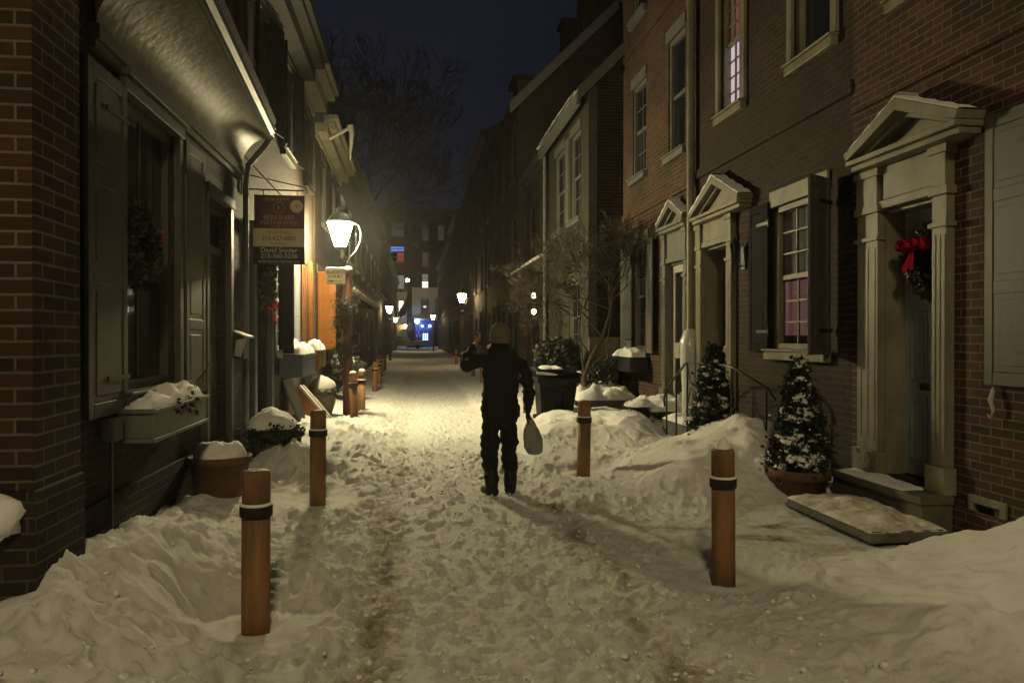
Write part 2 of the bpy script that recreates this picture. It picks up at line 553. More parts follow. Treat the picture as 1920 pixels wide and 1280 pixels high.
# ------------------------------------------------------------------ the snow-covered ground
BUMPS = [  # x, y, sx, sy, h
    (-1.75, 4.2, .46, .60, .30), (-1.95, 5.2, .45, .70, .22), (-1.55, 5.0, .25, .7, .08), (-1.75, 3.1, .55, .7, .24),
    (-2.0, 6.6, .35, .6, .12), (-1.7, 7.4, .4, .5, .08), (-1.2, 8.9, .40, .32, .20), (-1.55, 9.1, .35, .4, .16),
    (-1.2, 11.8, .5, .7, .16), (-1.75, 12.5, .5, .8, .15), (-1.0, 14.5, .4, 1.3, .08), (-.75, 10.6, .22, .4, .08),
    (3.40, 8.2, .58, .85, .38), (4.05, 8.5, .45, .8, .36), (2.75, 7.6, .32, .45, .12),
    (3.0, 7.15, .45, .35, .12), (3.75, 7.4, .3, .35, .10),
    (4.35, 4.2, .55, .62, .40), (3.7, 3.5, .75, .6, .24), (2.7, 3.4, .6, .6, .12), (3.2, 4.55, .45, .28, .13), (4.4, 3.0, .8, .8, .32),
    (2.7, 12.3, .75, 1.1, .22), (2.3, 11.1, .35, .42, .15), (3.35, 11.3, .4, .6, .26), (3.4, 13.9, .6, .8, .2),
    (1.95, 10.6, .28, .35, .10), (2.9, 10.4, .4, .4, .10), (2.3, 16.5, .5, 1.5, .12),
]
rs = np.random.RandomState(7)


def base_H(x, y):
    x = np.asarray(x, float); y = np.asarray(y, float)
    wob = .10 * fbm(y * .8, y * 0 + 3.1, 5, 3) * 2
    le = -.42 + wob
    re = 1.38 + .12 * np.clip((y - 6) / 3, 0, 1) + .10 * fbm(y * .7, y * 0 + 8.7, 9, 3) * 2
    sl = 1 / (1 + np.exp(np.clip((x - le) / .06, -40, 40)))
    kr = np.clip((y - 6.8) / .8, 0, 1)
    sr = 1 / (1 + np.exp(np.clip(-(x - re) / np.where(y > 7.2, .030, .12), -40, 40)))
    far = np.clip(1.2 - y / 60, .35, 1)
    h = (.06 * sl + (.04 + .07 * kr) * sr) * far
    bank = np.zeros_like(h)
    for bx, by, sx, sy, hh in BUMPS:
        q = ((x - bx) / sx) ** 2 + ((y - by) / sy) ** 2
        bank = bank + hh * np.exp(-.5 * q ** 1.15)
    # banks pile up against both rows of houses further down the alley
    bank = bank + .14 * np.exp(-((x + 2.2) / .5) ** 2) * np.clip((y - 9) / 4, 0, 1) * (.6 + fbm(y * .5, y * 0, 21, 3))
    bank = bank + .20 * np.exp(-((x - 3.6) / .7) ** 2) * np.clip((y - 14) / 3, 0, 1) * (.6 + fbm(y * .5, y * 0, 22, 3))
    side = np.clip(sl + sr, 0, 1)
    return h, bank, side


def detail_H(x, y, bank, side):
    bk = np.clip(bank / .22, 0, 1)
    wx = x + .18 * fbm(x * 2.1, y * 2.1, 60, 3); wy = y + .18 * fbm(x * 2.1, y * 2.1, 61, 3)
    lump = fbm(wx * 2.2, wy * 1.8, 31, 4)
    ridge = .5 - np.abs(fbm(wx * 1.7 + 3, wy * 1.5, 41, 3))
    h = bk * (.10 * lump + np.where(x < 1, .065, .045) * (ridge - .35)) + .035 * lump * side * (1 - bk * .6)
    clod = np.maximum(0, fbm(wx * 6.5, wy * 6.0, 45, 3, .55) - .12)
    h = h + bk * clod * np.where(x < 1, .12, .03)
    soft = np.clip((x - 2.6) / 1.0, 0, 1) * np.clip((5.3 - y) / .8, 0, 1)       # the smooth drift at lower right
    tr = 1 - .85 * bk * np.clip((x - 1.5) * 4, 0, 1) - .25 * bk * np.clip((-.9 - x) * 4, 0, 1)
    tr = np.clip(tr, .06, 1) * (1 - .45 * soft)
    g = fbm(wx * 4.2, wy * 3.8, 51, 3, .55)
    pit = -np.maximum(0, fbm(x * 7.5, y * 6.2, 71, 2) - .10) * .11
    cr1 = .5 - np.abs(fbm(wx * 11, wy * 9.5, 81, 3, .6)) * 1.6
    cr2 = fbm(x * 24, y * 22, 85, 3, .65)
    crumb = np.maximum(0, fbm(x * 13, y * 13, 87, 3, .6) - .14) * .12
    amp = .52 - .10 * np.clip((-.45 - x) / .3, 0, 1)
    cr3 = fbm(x * 38, y * 34, 89, 2, .6)
    h = h + tr * amp * (.022 * g + .006 * cr1 + .020 * cr2 + .024 * cr3 + crumb * 1.2)
    return h, tr


def make_ground():
    xs = np.concatenate([np.arange(-2.7, -1.7, .03), np.arange(-1.7, 3.2, .0175), np.arange(3.2, 5.3, .028)])
    ys = list(np.arange(-6, 2.2, .25))
    y = 2.2
    while y < 119:
        ys.append(y)
        y += max(.0165, .0038 * y)
    ys = np.array(ys)
    X, Y = np.meshgrid(xs, ys)
    h, bank, side = base_H(X, Y)
    d, tr = detail_H(X, Y, bank, side)
    # footprints and shovel scuffs
    fp = np.zeros_like(X)
    rnd = random.Random(4)
    for k in range(620):
        if k < 300:
            fx, fy = rnd.uniform(-.5, 1.5), 2.4 + 22 * rnd.random() ** 1.6
            dep = rnd.uniform(.008, .022)
        elif k < 560:
            fx, fy = rnd.uniform(-1.5, -.4), 2.4 + 16 * rnd.random() ** 1.3
            dep = rnd.uniform(.02, .055)
        else:
            fx, fy = rnd.uniform(1.3, 3.2), 2.4 + 14 * rnd.random() ** 1.3
            dep = rnd.uniform(.015, .04)
        a = rnd.gauss(0, .45)
        j0, j1 = np.searchsorted(ys, [fy - .3, fy + .3])
        i0, i1 = np.searchsorted(xs, [fx - .3, fx + .3])
        if j1 <= j0 or i1 <= i0: continue
        xx, yy = X[j0:j1, i0:i1] - fx, Y[j0:j1, i0:i1] - fy
        u = xx * math.cos(a) + yy * math.sin(a); v = -xx * math.sin(a) + yy * math.cos(a)
        q = (u / .055) ** 2 + (v / .13) ** 2
        fp[j0:j1, i0:i1] += -.9 * dep * np.exp(-q ** 3) + dep * .45 * np.exp(-((np.sqrt(q) - 1.35) / .3) ** 2)
    b2 = np.clip(bank / .18, 0, 1)
    Z = h + bank + d + np.clip(fp, -.07, .05) * np.where(X > 1.5, 1 - .9 * b2, 1 - .5 * b2)
    # sunken ring round each bollard and flat pads under steps
    for bx, by in BOLLARDS:
        q = np.hypot(X - bx, Y - by)
        if by < 9: Z = Z * (1 - .9 * np.exp(-(q / .42) ** 4)) - .02 * np.exp(-(q / .42) ** 4)
        Z = Z + .03 * np.exp(-((q - .17) / .07) ** 2) - .03 * np.exp(-(q / .10) ** 2)
    # packed, scraped strip before the nearest doorstep
    pad = np.exp(-(((X - 2.75) / .85) ** 4 + ((Y - 5.75) / .62) ** 4))
    Z = Z * (1 - .75 * pad) + .05 * pad
    # shovelled cut beside the cart track
    Z = np.maximum(Z, -.05)
    dirt_shade = np.zeros_like(X)
    gl = np.exp(-((X + .18 + .12 * fbm(Y * .9, Y * 0, 91, 2)) / .16) ** 2) * np.clip(1.25 - np.abs(Y - 5) / 12, .1, 1)
    gr = np.exp(-((X - 1.33 + .16 * fbm(Y * .9, Y * 0, 92, 2)) / .15) ** 2) * np.clip(1.25 - np.abs(Y - 4.5) / 7, 0, 1)
    patch = np.maximum(0, fbm(X * 1.6, Y * 1.1, 93, 4) - .05)
    dirt_shade = .26 * gl * (.75 + 1.2 * np.maximum(0, fbm(X * 5, Y * 3, 95, 4) + .1)) + .28 * gr * (.5 + 1.6 * np.maximum(0, fbm(X * 5, Y * 3, 96, 4)))
    inner = np.exp(-((X - .55) / 1.2) ** 4)
    dirt_shade = dirt_shade + .16 * patch * inner + .30 * pad * (.3 + np.maximum(0, fbm(X * 3, Y * 5, 97, 4)) * 2.2)
    dirt_shade = dirt_shade + np.where(Z < -.016, np.clip((-.016 - Z) * 5, 0, .16), 0) * inner
    dirt_shade = dirt_shade + .10 * inner * np.clip((Y - 17) / 12, 0, 1)  # far track darkened as well: the lamp's fading light painted into the snow colour
    ny, nx = X.shape
    me = bpy.data.meshes.new('snow_ground')
    me.vertices.add(nx * ny)
    me.vertices.foreach_set('co', np.stack([X, Y, Z], -1).astype(np.float32).ravel())
    idx = np.arange(nx * ny).reshape(ny, nx)
    q = np.stack([idx[:-1, :-1], idx[:-1, 1:], idx[1:, 1:], idx[1:, :-1]], -1).reshape(-1, 4)
    nf = len(q)
    me.loops.add(nf * 4); me.polygons.add(nf)
    me.loops.foreach_set('vertex_index', q.astype(np.int32).ravel())
    me.polygons.foreach_set('loop_start', np.arange(0, nf * 4, 4, dtype=np.int32))
    me.polygons.foreach_set('loop_total', np.full(nf, 4, dtype=np.int32))
    me.update(calc_edges=True)
    me.polygons.foreach_set('use_smooth', np.ones(nf, dtype=bool))
    for nm, arr in (('dirt_shade', dirt_shade), ('rough', tr)):
        a = me.attributes.new(nm, 'FLOAT', 'POINT')
        a.data.foreach_set('value', arr.astype(np.float32).ravel())
    me.materials.append(M['snow_ground'])
    o = bpy.data.objects.new('snow_ground', me)
    COL.objects.link(o)
    tag(o, kind='structure')
    mb = MB()
    mb.quad((-600, -600, -.09), (600, -600, -.09), (600, 900, -.09), (-600, 900, -.09))
    tag(mb.build('ground', M['snow']), kind='structure')


def gz(x, y):
    h, b, s = base_H(np.array([x]), np.array([y]))
    d, _ = detail_H(np.array([x]), np.array([y]), b, s)
    return float(h[0] + b[0] + d[0])


def make_crumbs():
    rn = random.Random(77)
    n = 2800
    px = np.array([rn.uniform(-1.6, 3.0) if i % 3 else rn.uniform(-.5, 1.6) for i in range(n)])
    py = np.array([2.4 + 10 * rn.random() ** 1.5 for i in range(n)])
    h, b, sd = base_H(px, py)
    d, _ = detail_H(px, py, b, sd)
    mb = MB()
    for i in range(n):
        if any(abs(px[i] - q[0]) < .5 and abs(py[i] - q[1]) < .5 for q in BOLLARDS[:4]) or (px[i] > 1.9 and 4.9 < py[i] < 6.6): continue
        if b[i] > .12 and px[i] > 1.5: continue
        r = .005 + .014 * rn.random() ** 3
        mb.blob((px[i], py[i], h[i] + b[i] + d[i] + r * .3), r * rn.uniform(.8, 1.4), r * rn.uniform(.8, 1.4), r * rn.uniform(.6, 1.0), i, .4, 6, 4)
    tag(mb.build('snow_crumbs', M['snow'], recalc=False), kind='stuff')


BOLLARDS = [(-.886, 4.37), (2.08, 4.81), (-.94, 7.57), (2.00, 8.66), (2.17, 14.2), (-1.10, 14.3), (-1.08, 15.9), (-1.12, 22.2), (-1.15, 25.6),
            (2.25, 20.5), (2.3, 25.0), (2.35, 29.5), (2.4, 34.0), (2.45, 38.2), (2.45, 43.0), (-1.3, 30.5), (-1.35, 36.0)]
make_ground()
make_crumbs()


# ------------------------------------------------------------------ building kit
def wall_with_openings(mb, X, sgn, y0, y1, z0, z1, ops, depth=.14):
    """ops: (u0,u1,v0,v1[,depth]); street face with reveals"""
    us = sorted({y0, y1, *[o[0] for o in ops], *[o[1] for o in ops]})
    vs = sorted({z0, z1, *[o[2] for o in ops], *[o[3] for o in ops]})
    us = [u for u in us if y0 <= u <= y1]; vs = [v for v in vs if z0 <= v <= z1]
    T = fac_T(X, sgn)
    for i in range(len(us) - 1):
        for j in range(len(vs) - 1):
            um, vm = (us[i] + us[i + 1]) / 2, (vs[j] + vs[j + 1]) / 2
            if any(o[0] < um < o[1] and o[2] < vm < o[3] for o in ops): continue
            mb.quad(T(us[i], vs[j], 0), T(us[i + 1], vs[j], 0), T(us[i + 1], vs[j + 1], 0), T(us[i], vs[j + 1], 0))
    for o in ops:
        d = -(o[4] if len(o) > 4 else depth)
        a, b, c, e = o[:4]
        mb.quad(T(a, c, 0), T(a, c, d), T(a, e, d), T(a, e, 0))
        mb.quad(T(b, c, 0), T(b, c, d), T(b, e, d), T(b, e, 0))
        mb.quad(T(a, c, 0), T(a, c, d), T(b, c, d), T(b, c, 0))
        mb.quad(T(a, e, 0), T(a, e, d), T(b, e, d), T(b, e, 0))


def house(name, label, X, sgn, y0, y1, H, ops, brick, depth=7.0, gable=False, roof_h=2.2, eave_out=.3, fascia=None, roof=True, z0=-.1, group=None):
    root = thing(name, label, 'house', (X, (y0 + y1) / 2, 0), group)
    mb = MB()
    wall_with_openings(mb, X, sgn, y0, y1, z0, H, ops)
    xb = X + sgn * depth
    xr = X + sgn * depth / 2
    for y in (y0, y1):
        if gable:
            mb.quad((X, y, z0), (xb, y, z0), (xb, y, H), (xr, y, H + roof_h), (X, y, H))
        else:
            mb.quad((X, y, z0), (xb, y, z0), (xb, y, H), (X, y, H))
    mb.quad((xb, y0, z0), (xb, y1, z0), (xb, y1, H), (xb, y0, H))
    mb.build('wall', brick, root, recalc=False)
    # dark room behind the openings
    rb = MB()
    xi = X + sgn * 1.6
    rb.quad((xi, y0 + .02, z0), (xi, y1 - .02, z0), (xi, y1 - .02, H), (xi, y0 + .02, H))
    rb.build('room_partition', M['dark_room'], root, recalc=False)
    if roof:
        r = MB()
        e = eave_out
        if gable:
            k = roof_h / (depth / 2)
            p = [(X - sgn * e, H - k * e), (xr, H + roof_h), (xb + sgn * e, H - k * e), (xb + sgn * e, H - k * e + .14), (xr, H + roof_h + .14), (X - sgn * e, H - k * e + .14)]
        else:
            p = [(X - sgn * e, H), (xb, H), (xb, H + 1.5), (xr, H + 1.9), (X - sgn * e, H + .16)]
        r.add([(x, y0 - .05, z) for x, z in p] + [(x, y1 + .05 if gable else y1 - .004, z) for x, z in p],
              [tuple(range(len(p))), tuple(range(2 * len(p) - 1, len(p) - 1, -1))] + [(i, (i + 1) % len(p), len(p) + (i + 1) % len(p), len(p) + i) for i in range(len(p))])
        r.build('roof', M['roof'], root)
    return root


def cornice(root, X, sgn, y0, y1, z, m, out=.5, h=.45):
    T = fac_T(X, sgn)
    mb = MB(T)
    mb.box(y0, y1, z - h, z - h + .10, .002, .06)
    mb.box(y0, y1, z - h + .103, z - .16, .002, out * .55)
    mb.box(y0, y1, z - .157, z - .05, .002, out * .85)
    mb.box(y0, y1, z - .047, z + .05, .002, out)
    return mb.build('cornice', m, root, bevel=.012)


def window(root, X, sgn, u0, u1, v0, v1, cols=3, rows=6, fm=None, pane=None, sill=True, lintel=True, back=None, simple=False, sill_h=.13, rec=.10, lab=None):
    fm = fm or M['white']
    T = fac_T(X, sgn)
    w = .065
    mb = MB(T)
    mb.box(u0 + .001, u0 + w, v0 + .001, v1 - .001, -rec - .03, -.025)
    mb.box(u1 - w, u1 - .001, v0 + .001, v1 - .001, -rec - .03, -.025)
    mb.box(u0 + w, u1 - w, v1 - w, v1 - .001, -rec - .03, -.028)
    mb.box(u0 + w, u1 - w, v0 + .001, v0 + w, -rec - .03, -.028)
    a0, a1, b0, b1 = u0 + w, u1 - w, v0 + w, v1 - w
    mid = (b0 + b1) / 2
    mb.box(a0, a1, mid - .028, mid + .028, -rec - .02, -rec + .035)
    if not simple:
        for i in range(1, cols):
            u = a0 + (a1 - a0) * i / cols
            mb.box(u - .011, u + .011, b0, mid - .028, -rec - .012, -rec + .012)
            mb.box(u - .011, u + .011, mid + .028, b1, -rec + .006, -rec + .030)
        hr = rows // 2
        for i in range(1, hr):
            z = b0 + (mid - .028 - b0) * i / hr
            mb.box(a0, a1, z - .010, z + .010, -rec - .010, -rec + .010)
            z = mid + .028 + (b1 - mid - .028) * i / hr
            mb.box(a0, a1, z - .010, z + .010, -rec + .008, -rec + .028)
    o = mb.build('window', fm, root)
    if lab: o['label'] = lab
    g = MB(T)
    g.box(a0, a1, b0, mid - .029, -rec - .003, -rec + .002)
    g.box(a0, a1, mid + .029, b1, -rec + .014, -rec + .019)
    g.build('pane', pane or M['glass'], o)
    if back is not None:
        for (f0, f1, g0, g1, mm, nm) in back:
            c = MB(T)
            n = 14
            for i in range(n):
                ua, ub = a0 + (a1 - a0) * (f0 + (f1 - f0) * i / n), a0 + (a1 - a0) * (f0 + (f1 - f0) * (i + 1) / n)
                wa, wb = -rec - .030 + .012 * math.sin(i * 1.9), -rec - .030 + .012 * math.sin((i + 1) * 1.9)
                z0_, z1_ = b0 + (b1 - b0) * g0, b0 + (b1 - b0) * g1
                c.quad((ua, z0_, wa), (ub, z0_, wb), (ub, z1_, wb), (ua, z1_, wa))
            c.build(nm, mm, o)
    if sill:
        s = MB(T)
        s.box(u0 - .09, u1 + .09, v0 - sill_h, v0 - .03, .002, .09)
        s.box(u0 - .10, u1 + .10, v0 - .03, v0 - .002, -.02, .12)
        s.build('sill', fm, o, bevel=.008)
    if lintel:
        s = MB(T)
        s.box(u0 - .06, u1 + .06, v1 + .002, v1 + .20, .002, .035)
        s.build('lintel', fm, o, bevel=.008)
    return o


def shutter(root, hinge, direction, width, v0, v1, m, panels=(.22, .40, .38), lab=None, th=.032, name='shutter'):
    """panelled shutter: hinge (x,y), direction (dx,dy) in plan"""
    d = Vector((direction[0], direction[1])).normalized()
    nrm = Vector((-d.y, d.x))
    T = lambda a, v, t: (hinge[0] + d.x * a + nrm.x * t, hinge[1] + d.y * a + nrm.y * t, v)
    mb = MB(T)
    st, rl = min(.085, width * .18), .10
    mb.box(st, width - st, v0 + rl, v1 - rl, -th * .32, th * .32)
    mb.box(0, st, v0, v1, -th / 2, th / 2)
    mb.box(width - st, width, v0, v1, -th / 2, th / 2)
    z = v0
    H = v1 - v0
    acc = [0]
    for p in panels[::-1]: acc.append(acc[-1] + p)
    for k, a in enumerate(acc):
        zc = v0 + H * a / acc[-1]
        lo, hi = (zc, zc + rl) if k == 0 else ((zc - rl, zc) if k == len(acc) - 1 else (zc - rl / 2, zc + rl / 2))
        mb.box(st, width - st, lo + .0005, hi - .0005, -th / 2 + .0006, th / 2 - .0006)
        if k < len(acc) - 1:
            zn = v0 + H * acc[k + 1] / acc[-1]
            p0, p1 = (hi + .045, zn - (rl if k == len(acc) - 2 else rl / 2) - .045)
            if p1 - p0 > .05: mb.box(st + .04, width - st - .04, p0, p1, -th * .44, th * .44)
    o = mb.build(name, m, root, bevel=.006)
    if lab: o['label'] = lab
    for zz in (v0 + .25, v1 - .25):
        h = MB(T)
        h.box(-.02, width * .55, zz - .018, zz + .018, th / 2, th / 2 + .006)
        h.tube([(0, zz - .05, 0), (0, zz + .05, 0)], .014, 8)
        h.build('strap_hinge', M['iron'], o)
    return o


def panel_door(root, X, sgn, u0, u1, v0, v1, m, w=-.22, handle=True, rows=((.06, .30), (.36, .62), (.68, .94)), lab=None):
    T = fac_T(X, sgn)
    mb = MB(T)
    mb.box(u0, u1, v0, v1, w - .05, w)
    um = (u0 + u1) / 2
    H = v1 - v0
    for a, b in rows:
        for p, q in ((u0 + .10, um - .04), (um + .04, u1 - .10)):
            za, zb = v0 + H * a, v0 + H * b
            for r in ((p, q, za, za + .02), (p, q, zb - .02, zb), (p, p + .02, za + .02, zb - .02), (q - .02, q, za + .02, zb - .02)):
                mb.box(*r, w, w + .014)
            mb.box(p + .05, q - .05, za + .05, zb - .05, w, w + .010)
    o = mb.build('door', m, root, bevel=.004)
    if lab: o['label'] = lab
    if handle:
        h = MB(T)
        h.lathe([(.001, 0), (.03, .004), (.03, .03), (.018, .045), (.001, .05)], (0, 0, 0), 10)
        c = h.v
        h.v = [(X - sgn * (w + .02) - sgn * (z_ - 0) * 0 - sgn * abs(p[2] - 0) * 0 + 0, 0, 0) for p, z_ in zip(c, range(len(c)))]
        h = MB(T)
        h.tube([(u0 + .08, v0 + 1.0, w + .001), (u0 + .08, v0 + 1.0, w + .05)], [.012, .026], 10)
        h.build('handle', M['iron'], o)
        k = MB(T)
        k.box(um - .13, um + .13, v0 + H * .325, v0 + H * .35, w, w + .012)
        k.build('letter_slot', M['iron'], o)
    return o


def pedimented_door(root, X, sgn, uo0, uo1, ui0, ui1, z0, zl, zf, zap, m, door_m, rec=.28, ov=.18, proj=.24, snow=.05, seed=1, jamb=None, door=True, span=None):
    """outer/inner edges of the pilasters, foot, lintel, frieze top, apex"""
    T = fac_T(X, sgn)
    for a, b in ((uo0, ui0), (ui1, uo1)):
        p = MB(T)
        p.box(a - .03, b + .03, z0, z0 + .22, .002, .115)
        p.box(a, b, z0 + .222, zl - .02, .002, .077)
        n = 3
        for i in range(n):
            c = a + (b - a) * (i + .5) / n
            p.box(c - .02, c + .02, z0 + .34, zl - .34, .0775, .083)
        p.box(a - .025, b + .025, zl - .28, zl - .24, .002, .10)
        p.box(a - .025, b + .025, zl - .018, zl + .05, .002, .098)
        p.box(a, b, zl + .052, zf - .07, .002, .09)
        p.box(a - .03, b + .03, zf - .068, zf - .002, .002, .105)
        p.build('pilaster', m, root, bevel=.008)
    f = MB(T)
    f.box(ui0 + .002, ui1 - .002, zl + .0, zl + .08, -.02, .075)
    f.box(ui0 + .032, ui1 - .032, zl + .082, zf - .002, .002, .055)
    f.build('entablature', m, root, bevel=.008)
    j = MB(T)
    j.box(ui0 - .02, ui0 + .012, z0 + .01, zl - .002, -rec, .003)
    j.box(ui1 - .012, ui1 + .02, z0 + .01, zl - .002, -rec, .003)
    j.box(ui0 + .012, ui1 - .012, zl - .03, zl - .002, -rec, -.021)
    j.build('jamb', jamb or m, root)
    pd = MB(T)
    a, b = span or (uo0 - ov, uo1 + ov)
    mid = (a + b) / 2
    pd.box(a, b, zf, zf + .05, .002, proj * .8)
    pd.box(a - .02, b + .02, zf + .052, zf + .10, .002, proj)
    t = .11
    zb = zf + .102
    pd.prism([(a - .02, zb), (mid, zap), (mid, zap + t), (a - .02 - .03, zb + t * .55)], .002, proj)
    pd.prism([(b + .02, zb), (b + .05, zb + t * .55), (mid, zap + t), (mid, zap)], .002, proj - .002)
    t2 = .05
    pd.prism([(a + .10, zb), (mid, zap - t2), (mid, zap - .002), (a, zb)], .002, proj * .6)
    pd.prism([(b - .10, zb), (b, zb), (mid, zap - .002), (mid, zap - t2)], .002, proj * .6 - .002)
    pd.prism([(a + .12, zb), (mid, zap - t2 - .01), (b - .12, zb)], .002, .05)
    pd.build('pediment', m, root, bevel=.006)
    if snow:
        s = MB(T)
        for e, sg in ((a - .05, 1), (b + .05, -1)):
            n = 14
            rows = []
            for i in range(n + 1):
                q = i / n
                u = e + (mid - e) * q
                z = zb + t * .55 + (zap + t - zb - t * .55) * q
                hh = snow * (.7 + .5 * math.sin(i * 1.7 + seed) * .5) * (1 if sg < 0 else .45)
                rows.append([(u, z + .002, .01), (u, z + hh, .03), (u, z + hh * 1.05, proj - .05), (u, z + hh * .6, proj - .005), (u, z + .002, proj - .001)])
            for i in range(n):
                for k in range(4):
                    s.add([rows[i][k], rows[i + 1][k], rows[i + 1][k + 1], rows[i][k + 1]], [(0, 1, 2, 3)], True)
        s.build('snow', M['snow'], root)
    if door:
        return panel_door(root, X, sgn, ui0 + .012, ui1 - .012, z0 + .02, zl - .03, door_m, w=-rec + .02)


def text_mesh(body, size, name, m, parent, T, align='CENTER', bold=0.0):
    c = bpy.data.curves.new(name, 'FONT')
    c.body = body
    c.size = size
    c.align_x = align
    c.offset = bold
    o = bpy.data.objects.new(name, c)
    COL.objects.link(o)
    dg = bpy.context.evaluated_depsgraph_get()
    me = bpy.data.meshes.new_from_object(o.evaluated_get(dg))
    bpy.data.objects.remove(o)
    off = wpos(parent)
    for v in me.vertices:
        v.co = Vector(T(v.co.x, v.co.y)) - off
    me.materials.clear()
    me.materials.append(m)
    me.name = name
    ob = bpy.data.objects.new(name, me)
    COL.objects.link(ob)
    ob.parent = parent
    return ob


def snow_cap(mb, x0, x1, y0, y1, z, h, seed=0, over=.02, n=26, na=1.0):
    """rounded pile of snow on a rectangle"""
    cx, cy, rx, ry = (x0 + x1) / 2, (y0 + y1) / 2, (x1 - x0) / 2 + over, (y1 - y0) / 2 + over
    vs = []
    for i in range(n + 1):
        for k in range(n + 1):
            a, b = -1 + 2 * i / n, -1 + 2 * k / n
            e = max(0, 1 - abs(a) ** 3.2) ** .45 * max(0, 1 - abs(b) ** 3.2) ** .45
            nz = float(fbm(np.array([(cx + a * rx) * 6 + seed]), np.array([(cy + b * ry) * 6]), 3 + seed, 3)[0])
            n2 = float(fbm(np.array([(cx + a * rx) * 19 + seed]), np.array([(cy + b * ry) * 19]), 33 + seed, 3)[0])
            q = 1 + .035 * n2
            vs.append((cx + a * rx * q, cy + b * ry * q, z - .012 + max(.004, h * (1 + na * .75 * nz) + .010 * na * n2) * e))
    fs = [(i * (n + 1) + k, (i + 1) * (n + 1) + k, (i + 1) * (n + 1) + k + 1, i * (n + 1) + k + 1) for i in range(n) for k in range(n)]
    mb.add(vs, fs, True)


def snow_dome(mb, c, rx, ry, h, seed=0, n=24, m=8, amp=.25):
    vs, fs = [], []
    for i in range(m + 1):
        q = i / m
        for k in range(n):
            t = 2 * PI * k / n
            x, y = c[0] + rx * math.cos(q * PI / 2) * math.cos(t), c[1] + ry * math.cos(q * PI / 2) * math.sin(t)
            nz = float(fbm(np.array([x * 5 + seed]), np.array([y * 5]), 11 + seed, 3)[0])
            n2 = float(fbm(np.array([x * 17 + seed]), np.array([y * 17]), 14 + seed, 3)[0])
            vs.append((c[0] + (x - c[0]) * (1 + .2 * nz + .06 * n2), c[1] + (y - c[1]) * (1 + .2 * nz + .06 * n2), c[2] + h * math.sin(q * PI / 2) * (1 + amp * 1.3 * nz) + .014 * n2))
    for i in range(m):
        for k in range(n):
            fs.append((i * n + k, i * n + (k + 1) % n, (i + 1) * n + (k + 1) % n, (i + 1) * n + k))
    fs.append(tuple(m * n + k for k in range(n)))
    mb.add(vs, fs, True)


# ------------------------------------------------------------------ right row, house with the wreath door
XR = 4.35
b12, b23, b3e = 6.95, 11.16, 15.2
W1u = (5.25, 6.25, 4.72, 6.6)
W1g = (3.25, 4.5, 1.32, 3.28)
D1 = (5.70, 6.43, .37, 2.83, .21)
CW1 = (4.98, 5.36, .06, .42)
h1 = house('brick_house', 'red brick house with cream pedimented doorway, nearest on the right', XR, 1, -1.5, b12, 10.2,
           [W1u, W1g, D1, CW1], M['brick_red'])
T1 = fac_T(XR, 1)
mb = MB(T1); mb.box(-1.5, b12 - .004, 3.86, 4.0, .002, .035); mb.box(-1.5, b12 - .004, -.1, .30, .002, .03); mb.build('string_course', M['brick_red'], h1, bevel=.01)
window(h1, XR, 1, *W1u, fm=M['cream'])
window(h1, XR, 1, *W1g, fm=M['cream'])
shutter(h1, (XR - .05, 4.44), (0, 1), .70, 1.29, 3.31, M['taupe'], panels=(.30, .34, .36), lab='taupe panelled shutter open against the bricks')
pedimented_door(h1, XR, 1, 5.53, 6.75, 5.70, 6.43, .37, 2.83, 3.22, 3.60, M['cream'], M['door_grey'], rec=.21, proj=.25, snow=.05, seed=3, span=(5.24, 6.66))
mb = MB(T1)
mb.box(4.98, 5.36, .36, .42, -.09, .02); mb.box(4.98, 5.04, .06, .36, -.09, .018); mb.box(5.30, 5.36, .06, .36, -.09, .018); mb.box(5.04, 5.30, .06, .36, -.10, -.06)
mb.build('cellar_window', M['cream'], h1, bevel=.004)
mb = MB(T1)
mb.tube([(5.08, 1.27, .03), (5.08, 1.18, .06), (5.06, 1.10, .05), (5.09, 1.04, .05), (5.12, 1.07, .05)], [.012, .018, .010, .008, .005], 8)
mb.build('shutter_hook', M['white'], h1)
mb = MB(T1); mb.box(5.50, 6.80, -.1, .36, .031, .30); mb.box(5.48, 6.82, .30, .368, .031, .33)
mb.build('doorstep', M['stone'], h1, bevel=.012)
mb = MB(); snow_cap(mb, 4.05, 4.3, 5.75, 6.75, .37, .035, 5); mb.build('snow', M['snow'], h1)

slab = thing('stone_step', 'low dark stone slab step with worn snow before the cream wreath doorway', 'step', (3.86, 5.82, 0))
mb = MB(); mb.box(3.40, 4.02, 5.18, 6.46, .10, .19); mb.build('slab', M['stone'], slab, bevel=.014)
mb = MB(); mb.box(3.47, 4.02, 5.26, 6.38, -.1, .098); mb.build('base', M['iron'], slab)
mb = MB(); snow_cap(mb, 3.41, 4.0, 5.2, 6.44, .192, .055, 9, .02, 50, 1.1); mb.build('snow', M['snow_worn'], slab)


def wreath(mb, c, T, R, r, rnd, n=900, size=.06):
    pts = []
    for _ in range(n):
        a, b, q = rnd.uniform(0, 2 * PI), rnd.uniform(0, 2 * PI), r * rnd.uniform(.35, 1) ** .5
        rr = R + q * math.cos(b)
        pts.append(T(c[0] + rr * math.cos(a), c[1] + rr * math.sin(a), c[2] + q * math.sin(b) + r * .6))
    T0, mb.T = mb.T, None
    mb.leaves(pts, size, rnd)
    mb.T = T0


